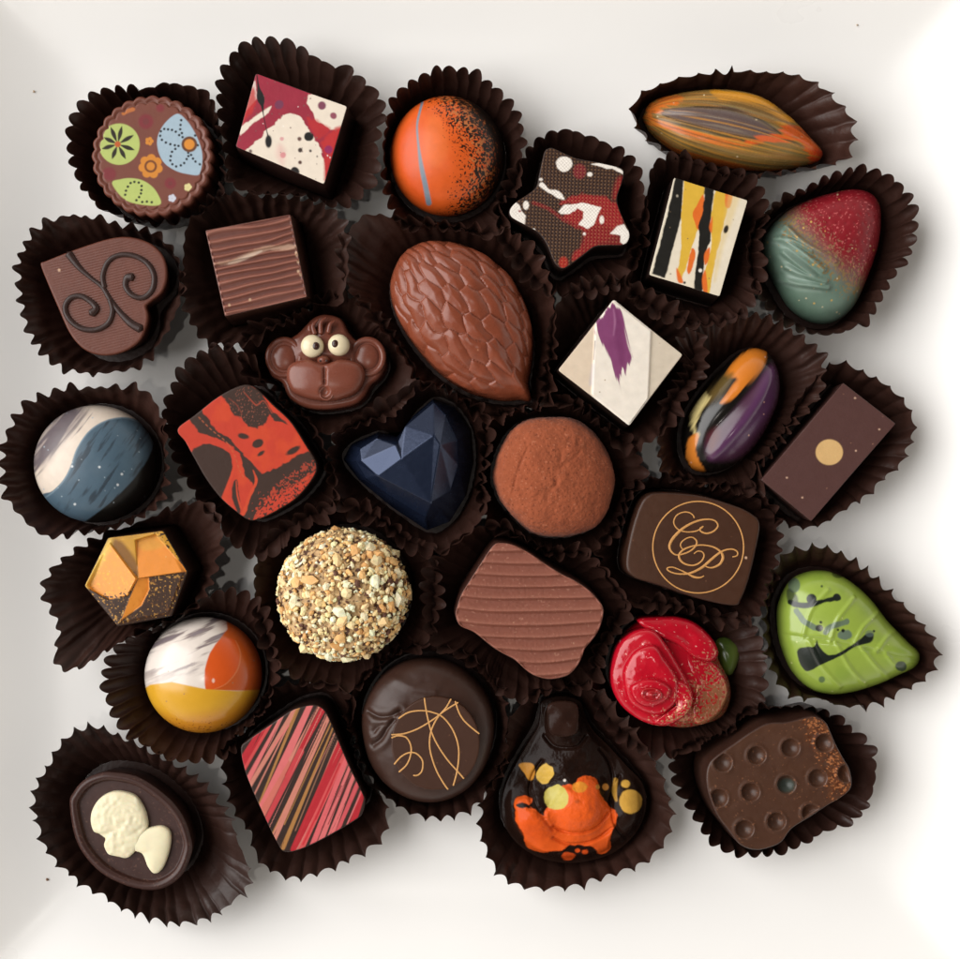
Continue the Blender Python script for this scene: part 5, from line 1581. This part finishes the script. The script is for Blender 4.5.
# ------------------------------------------------------------------ 27 dark round with gold curves
def gold_round():
    k = zone(370, 670, 130)
    cd = Candy('round_chocolate', 'round dipped dark chocolate with gold curved lines on its flat disc', (427.5, 731), 36)
    def nd(px, f, V):
        r = 1.2 * fbm(V, 30, 4)
        for l, a in ((k((-10, 290), (70, 322), (150, 315), (230, 280)), 1.0), (k((30, 530), (90, 480), (140, 400), (190, 340)), 0.9), (k((40, 430), (70, 395), (110, 375)), 0.5)):
            q = catmull(l, 40, False)
            s = sd_line(px, q)
            r = r - a * 2.8 * np.exp(-(s / 2.0) ** 2) + a * 1.2 * np.exp(-((s - 6) / 3.5) ** 2)
        q = catmull(k((200, 60), (330, 110), (480, 130)), 40, False)
        r = r + 1.8 * np.exp(-(sd_line(px, q) / 5) ** 2)
        return r * (1 - f ** 10)
    def pt(P):
        P.fill((62, 40, 32), 0.08, 20)
        P.dots(5, 0.6, (110, 80, 66))
    cd.solid('body', catmull([(361, 725), (366, 700), (382, 676), (405, 662), (432, 659), (460, 668), (482, 688), (493, 712), (494, 740), (484, 770), (465, 792), (438, 803), (410, 800), (385, 785), (368, 760)], 400), prof_dome(60, 22, 0.55, M=110), pt, M_SATIN, ndisp=nd, seed=27)
    zt = 62.0
    disc = circle(435.5, 743.5, 44.2, 46.8, n=320)
    pr = [(f, 0.9, zt) for f in np.linspace(0.02, 1, 40)] + [(1, 0.3, zt - 0.2), (1, 0, zt - 0.9), (1, 0, zt - 9)]
    def pd(P):
        P.fill((66, 39, 26), 0.06)
        P.dots(16, 0.5, (104, 70, 50))
    t = cd.solid('disc', disc, (pr, 42), pd, M_PRINT, zr=zt, c=(435.5, 743.5), foot=False, seed=28)
    g = (214, 160, 98)
    cs = [((402, 208), (412, 280), (430, 370), (455, 460), (500, 555), (570, 660), (640, 740), (692, 800)),
          ((598, 215), (560, 280), (500, 350), (455, 440), (440, 530), (450, 620), (490, 740), (540, 830), (575, 880)),
          ((650, 240), (560, 295), (460, 370), (350, 435), (250, 470), (160, 478)),
          ((212, 358), (280, 315), (370, 300), (460, 312), (540, 350), (610, 440), (650, 550), (655, 650), (640, 760), (615, 852)),
          ((630, 232), (660, 320), (710, 390), (805, 470)),
          ((160, 500), (210, 485), (270, 500), (302, 560), (300, 630), (270, 700), (215, 752)),
          ((180, 695), (230, 640), (290, 610), (345, 618), (388, 670), (385, 740), (355, 775), (322, 778))]
    for i, c in enumerate(cs):
        cd.tube('gold_line', k(*c), 1.55, zt + 0.05 + 0.03 * i, g, M_PRINT, flat=0.3, seg=6, parent=t)
    cup(cd, [(352, 745), (350, 705), (368, 670), (400, 652), (440, 648), (478, 662), (502, 698), (506, 745), (496, 790), (474, 812), (444, 823), (412, 818), (384, 803), (362, 782)], 'the round dipped chocolate with gold lines', 40, 'point', 15.5, 4.2, seed=27)
gold_round()

# ------------------------------------------------------------------ 28 pumpkin figure
def pumpkin():
    k = zone(480, 680, 180)
    cd = Candy('pumpkin_chocolate', 'shiny dark moulded chocolate with a tall stem and orange and yellow painted pumpkin front', (571, 780), 30)
    body = catmull(k((335, 120), (430, 92), (530, 118), (565, 200), (610, 280), (690, 360), (790, 470), (870, 560), (890, 680), (850, 800), (760, 900), (640, 960), (480, 985), (330, 960), (210, 890), (135, 790), (115, 680), (140, 560), (195, 450), (255, 350), (310, 260), (325, 185)), 460)
    def bump(px, c, rx, ry, h, rot=0.0, e=0.5):
        q = px - k(c)[0]
        cs, sn = math.cos(rot), math.sin(rot)
        u, v = (q[:, 0] * cs + q[:, 1] * sn) / (rx * k.k), (-q[:, 0] * sn + q[:, 1] * cs) / (ry * k.k)
        return h * np.clip(1 - u * u - v * v, 0, None) ** e
    smile1 = catmull(k((390, 770), (440, 795), (520, 800), (610, 775), (680, 700)), 60, False)
    smile2 = catmull(k((390, 830), (460, 862), (560, 860), (640, 830), (700, 780)), 60, False)
    cheek = catmull(k((270, 560), (300, 660), (350, 740), (390, 790)), 40, False)
    lobe_r = catmull(k((745, 520), (705, 600), (700, 700), (730, 790), (790, 850)), 50, False)
    lobe_l = catmull(k((330, 430), (285, 500), (262, 580), (270, 640)), 40, False)
    collar = catmull(k((345, 300), (390, 345), (450, 355), (520, 345), (565, 300)), 40, False)
    line2 = catmull(k((640, 370), (690, 440), (710, 540), (690, 650)), 40, False)
    oj = catmull(k((500, 560), (520, 520), (570, 505), (620, 525), (630, 570), (660, 640), (700, 680), (728, 720), (715, 780), (690, 850), (690, 900), (640, 925), (590, 885), (480, 880), (440, 905), (330, 915), (250, 890), (230, 820), (200, 770), (185, 690), (195, 625), (265, 622), (275, 650), (250, 672), (290, 682), (320, 712), (345, 722), (350, 690), (440, 560)), 160)
    def zadd(px, f):
        parts = [bump(px, (447, 220), 105, 150, 24, 0, 0.6), bump(px, (480, 440), 250, 230, 24, 0, 0.9), bump(px, (530, 660), 190, 200, 38, 0, 0.75), bump(px, (285, 740), 190, 210, 27, 0.4, 0.8),
                 bump(px, (770, 700), 150, 200, 26, 0, 0.8), bump(px, (500, 870), 340, 130, 20, 0, 0.9), bump(px, (420, 935), 150, 55, 14, 0, 0.8), bump(px, (570, 925), 80, 60, 15, 0, 0.8)]
        z = 6.0 * np.log(np.sum([np.exp(b / 6.0) for b in parts], 0)) - 6.0 * math.log(len(parts))
        z = z + 1.2 * fbm(px, 9, 4) * sstep(0.9, 0.5, f)
        z = z + 2.2 * sstep(1.2, -2.5, sd_poly(px, oj) + 1.6 * fbm(px, 5, 9, 3))      # paint lies thick
        z = z + 2.2 * noise(px, 17, 12)
        for l, a, w in ((smile1, 3.2, 1.6), (smile2, 2.6, 1.6), (cheek, 1.6, 1.6), (line2, 2.6, 1.6), (lobe_r, 3.2, 1.8), (lobe_l, 2.8, 1.6), (collar, 2.8, 1.8)):
            z = z - a * np.exp(-(sd_line(px, l) / w) ** 2)
        return z * sstep(1.0, 0.86, f)
    def pt(P):
        P.fill((34, 20, 15), 0.1)
        P.sd(sd_poly(P.P, oj), (226, 92, 34), soft=0.8, wob=1.6, ws=5)
        P.poly(k((200, 700), (250, 690), (320, 760), (360, 830), (280, 850), (220, 790)), (222, 86, 30), soft=4, a=0.8)
        yl = (214, 164, 72)
        P.poly(k((205, 450), (260, 440), (292, 465), (285, 520), (262, 532), (240, 500)), (206, 142, 54), wob=1)
        P.ell(k((345, 500))[0], 8, 10, (218, 176, 78), rot=0.3, wob=1.5)
        P.ell(k((405, 625))[0], 12.5, 12.5, (198, 182, 92), wob=1.2); P.ell(k((400, 610))[0], 7, 6, (208, 196, 116), soft=4, a=0.7)
        P.ell(k((530, 570))[0], 7.5, 5.5, (222, 140, 48), wob=1.0)
        P.ell(k((802, 645))[0], 11.5, 12, yl, wob=0.8)
        P.ell(k((775, 553))[0], 4.5, 4, yl, wob=0.8); P.line(k((722, 530), (715, 590), (725, 640)), [4, 5, 2.6], (190, 142, 60))
        P.ell(k((668, 568))[0], 3.2, 3.4, (206, 140, 66)); P.ell(k((626, 568))[0], 2, 2.5, (220, 150, 70))
        P.ell(k((518, 645))[0], 2.4, 2, (176, 76, 30), soft=1.2, a=0.8)
        P.line(k((200, 665), (245, 668), (270, 680)), [3, 5, 3], (30, 18, 14), wob=2)
        for c, r in (((470, 935), 6), ((560, 915), 3.5), ((520, 905), 2)):
            P.ell(k(c)[0], r, r * 0.7, (212, 80, 30), wob=2)
        P.ell(k((450, 533))[0], 1.4, 1.4, (220, 210, 200)); P.ell(k((400, 215))[0], 1.8, 2, (196, 146, 116))  # pale dots painted for small specular sparks
    p = [(f, 0, 26.0 - 3 * f ** 4) for f in np.linspace(0.012, 1, 125)] + [(1, -0.5, 18), (1, -0.5, 12), (0.98, 0, 6), (0.95, 0, 2), (0.02, 0, 2)]
    cd.solid('body', body, (p, 124), pt, M_LACQ, zadd=zadd, seed=29)
    def knob(P):
        P.fill((46, 28, 22), 0.1)
    cd.blob('stem', k((450, 200))[0], 17, 21, 4, 50, (42, 26, 20), M_LACQ, e=0.7, n=140, M=36, pts=k((365, 130), (440, 110), (515, 130), (525, 210), (515, 280), (440, 300), (375, 280), (360, 200)), paint=knob, zadd=lambda px, f: 1.2 * noise(px, 11, 3) * (f < 0.95))
    cup(cd, [(476, 825), (482, 848), (491, 869), (508, 884), (529, 892), (566, 892), (602, 884), (640, 871), (666, 850), (676, 812), (660, 768), (632, 730), (598, 694), (566, 686), (534, 694), (504, 730), (484, 775)], 'the orange painted pumpkin', 38, 'point', 18, 4.4, seed=28)
pumpkin()

# ------------------------------------------------------------------ 29 cameo oval
def cameo():
    k = zone(20, 699, 260)
    cd = Candy('oval_chocolate', 'oval dark chocolate with a raised cream cameo head and shoulders', (131, 829), 44)
    o = catmull(k((184, 390), (200, 340), (235, 300), (285, 276), (340, 270), (440, 290), (540, 358), (600, 430), (630, 510), (632, 570), (592, 655), (510, 702), (400, 690), (290, 632), (212, 530)), 420)
    pr = [(f, 9.5, 38.5) for f in np.linspace(0.012, 1, 60)]
    for a in np.linspace(0, 1, 10)[1:]:
        pr.append((1, 9.5 - 2.2 * a, 38.5 + 4.5 * sstep(0, 1, np.array(a))))
    for a in np.linspace(0, 1, 12)[1:]:
        t = math.pi * (0.5 - 0.5 * a)
        pr.append((1, 7.3 - 7.3 * a, 43.0 + 1.8 * math.sin(math.pi * a) - 1.5 * a * a))
    kw = len(pr) - 1
    pr += [(1, -0.3 + 5 * t, 41 - 39 * t) for t in np.linspace(0.1, 1, 8)] + [(0.02, 0, 2)]
    cd.shell_rgb = (62, 38, 32)
    def pt(P):
        P.fill((66, 41, 36), 0.07)
        P.spray(sstep(150, 190, P.P[:, 1] - 699 + 60) * 0.04 + 0.01, (96, 66, 56))
        P.dots(12, 0.5, (120, 88, 72))
    cd.solid(('oval_body', 'rim_side'), o, (pr, kw), pt, (M_SATIN, M_SATIN), seed=30)
    cr = (246, 236, 200)
    head = k((268, 440), (275, 400), (300, 362), (335, 340), (375, 334), (430, 350), (460, 390), (474, 430), (476, 470), (455, 510), (440, 545), (405, 578), (375, 575), (335, 565), (318, 535), (322, 508), (300, 492), (278, 478))
    hc = k((375, 450))[0]
    def hair(px, f):
        q = px - k((385, 430))[0]
        a = np.arctan2(q[:, 1], q[:, 0]); r = np.hypot(q[:, 0], q[:, 1])
        up = sstep(k((0, 520))[0][1], k((0, 470))[0][1], px[:, 1])
        return 0.6 * fbm(px, 12, 5, 2) * up * (f < 0.95) + 0.07 * np.sin(r * 1.1 + 3 * noise(px, 14, 8)) * up * (f < 0.9) - 0.7 * np.exp(-(sd_line(px, k((300, 492), (360, 480), (400, 500), (470, 460))) / 2.2) ** 2) + 0.5 * noise(px, 4, 3)
    r = cd.blob('cameo', hc, 26, 30, 9, 38.3, cr, M_CREAM, e=0.35, n=220, M=46, pts=head, zadd=hair)
    cd.blob('cameo_bust', k((505, 540))[0], 14, 20, 8.0, 38.3, cr, M_CREAM, e=0.4, n=160, M=36, pts=k((395, 520), (432, 486), (478, 470), (530, 463), (560, 488), (557, 550), (532, 618), (502, 637), (478, 612), (458, 565), (425, 550)), parent=r)
    cup(cd, [(29, 806), (34, 786), (52, 748), (74, 727), (104, 724), (140, 742), (178, 764), (212, 786), (240, 826), (255, 880), (230, 911), (191, 926), (156, 922), (123, 912), (93, 898), (58, 869), (38, 844)], 'the oval cameo chocolate', 40, 'point', 15, 4.6, seed=29, tint=0.95)
M_CREAM = material('white_chocolate', rough=0.4, spec=0.4, bump=0.03, bscale=800, var=0.04, sss=0.25)
cameo()

# ------------------------------------------------------------------ 30 dimpled block
def dimpled():
    k = zone(640, 680, 260)
    cd = Candy('dimpled_chocolate', 'brown chocolate block with round dimples and copper glitter on one corner', (778, 787), 58)
    cd.shell_rgb = (58, 36, 28)
    o = catmull(k((244, 370), (250, 320), (275, 285), (350, 232), (410, 190), (470, 160), (540, 155), (600, 140), (645, 133), (685, 155), (705, 195), (725, 240), (752, 290), (776, 335), (780, 395), (745, 432), (690, 465), (630, 505), (560, 550), (525, 595), (490, 615), (430, 628), (372, 610), (330, 560), (285, 500), (255, 430)), 440)
    dm = [(305, 305), (430, 278), (555, 250), (680, 232), (290, 435), (407, 413), (540, 385), (655, 362), (762, 345), (385, 550), (503, 522), (630, 490)]
    def nd(px, f, V):
        r = 0.5 * fbm(V, 18, 3)
        for c in dm:
            d = np.hypot(*(px - k(c)[0]).T)
            r = r - 6.5 * np.clip(1 - (d / 9.2) ** 2, 0, 1) ** 0.8 + 0.6 * np.exp(-((d - 10.4) / 1.6) ** 2)
        return r * (f < 0.992)
    def pt(P):
        q = P.P
        P.fill((76, 48, 34), 0.1, 20)
        P.mask(sstep(0, 0.6, fbm(q, 26, 5)) * 0.3, (88, 55, 36))
        g = sstep(10, -14, sd_poly(q, k((600, 130), (690, 140), (790, 330), (780, 440), (700, 430), (670, 300), (620, 200)))) 
        n = fbm(q, 5, 8, 3)
        inside = np.zeros(len(q))
        for c in dm:
            inside = np.maximum(inside, np.hypot(*(q - k(c)[0]).T) < 10)
        P.mask(g * sstep(-0.3, 0.5, n) * (1 - 0.8 * inside) * 0.6, (150, 88, 50), 0.45)
        P.spray(g * 0.4 * (1 - inside), (206, 132, 84), 0.6); P.spray(g * 0.3 * (1 - inside), (96, 52, 30), 0.3)
        P.spray(0.02 + 0 * g, (126, 84, 60), 0.2)
        P.ell(k((540, 388))[0], 8.5, 7, (50, 66, 60), soft=2, a=0.8)  # blue-green highlight painted into this dimple
    cd.solid(('dimpled_top', 'shell'), o, prof_box(58, 2.2, 4, M=100), pt, (M_SATIN, M_SATIN), ndisp=nd, seed=31)
    cup(cd, [(672, 760), (676, 790), (694, 824), (716, 850), (748, 860), (781, 857), (814, 844), (841, 832), (865, 816), (881, 790), (883, 764), (866, 737), (838, 714), (795, 702), (748, 714), (700, 736)], 'the dimpled block', 40, 'round', 14.5, 4.8, seed=30)
dimpled()

for _a, _k in CUPS:
    build_cup(*_a, **_k)

# ------------------------------------------------------------------ a few crumbs on the bare plate
def crumb(px, py, r, rgb, label, seed):
    rs = np.random.RandomState(seed)
    x, y = lift((px, py), 0)[0]
    z = float(plate_z(np.array([x]), np.array([y]))[0][0])
    n, m = 12, 7
    V = []
    for i in range(m):
        a = math.pi * (i + 0.5) / m
        for j in range(n):
            t = 2 * math.pi * j / n
            k = r * (0.7 + 0.6 * rs.rand())
            V.append((x + k * math.sin(a) * math.cos(t), y + k * math.sin(a) * math.sin(t), z + r * 0.45 + 0.7 * k * math.cos(a)))
    V = np.array(V)
    top, bot = V[:n].mean(0), V[-n:].mean(0)
    V = np.vstack([V, top, bot])
    i = np.arange(n)
    tr = np.vstack([np.column_stack([np.full(n, n * m), i, (i + 1) % n]), np.column_stack([np.full(n, n * m + 1), (m - 1) * n + (i + 1) % n, (m - 1) * n + i])])
    P = Paint(V, seed)
    P.fill(rgb, 0.2, 2)
    tag(make_obj('crumb', V, grid_faces(m, n), tr, M_MATTE, None, (x, y, z), P.c), label, 'crumb', 'crumbs on the bare plate')
crumb(38, 95, 1.1, (196, 172, 146), 'tiny pale brown crumb on bare plate left of the floral disc', 1)
crumb(50, 877, 1.3, (150, 118, 96), 'tiny brown crumb on bare plate below left of the cameo oval cup', 2)
crumb(853, 30, 1.0, (206, 188, 166), 'tiny beige crumb on bare plate above the orange pod', 3)

# ------------------------------------------------------------------ finish: unique suffixes are Blender's own
bpy.context.view_layer.update()
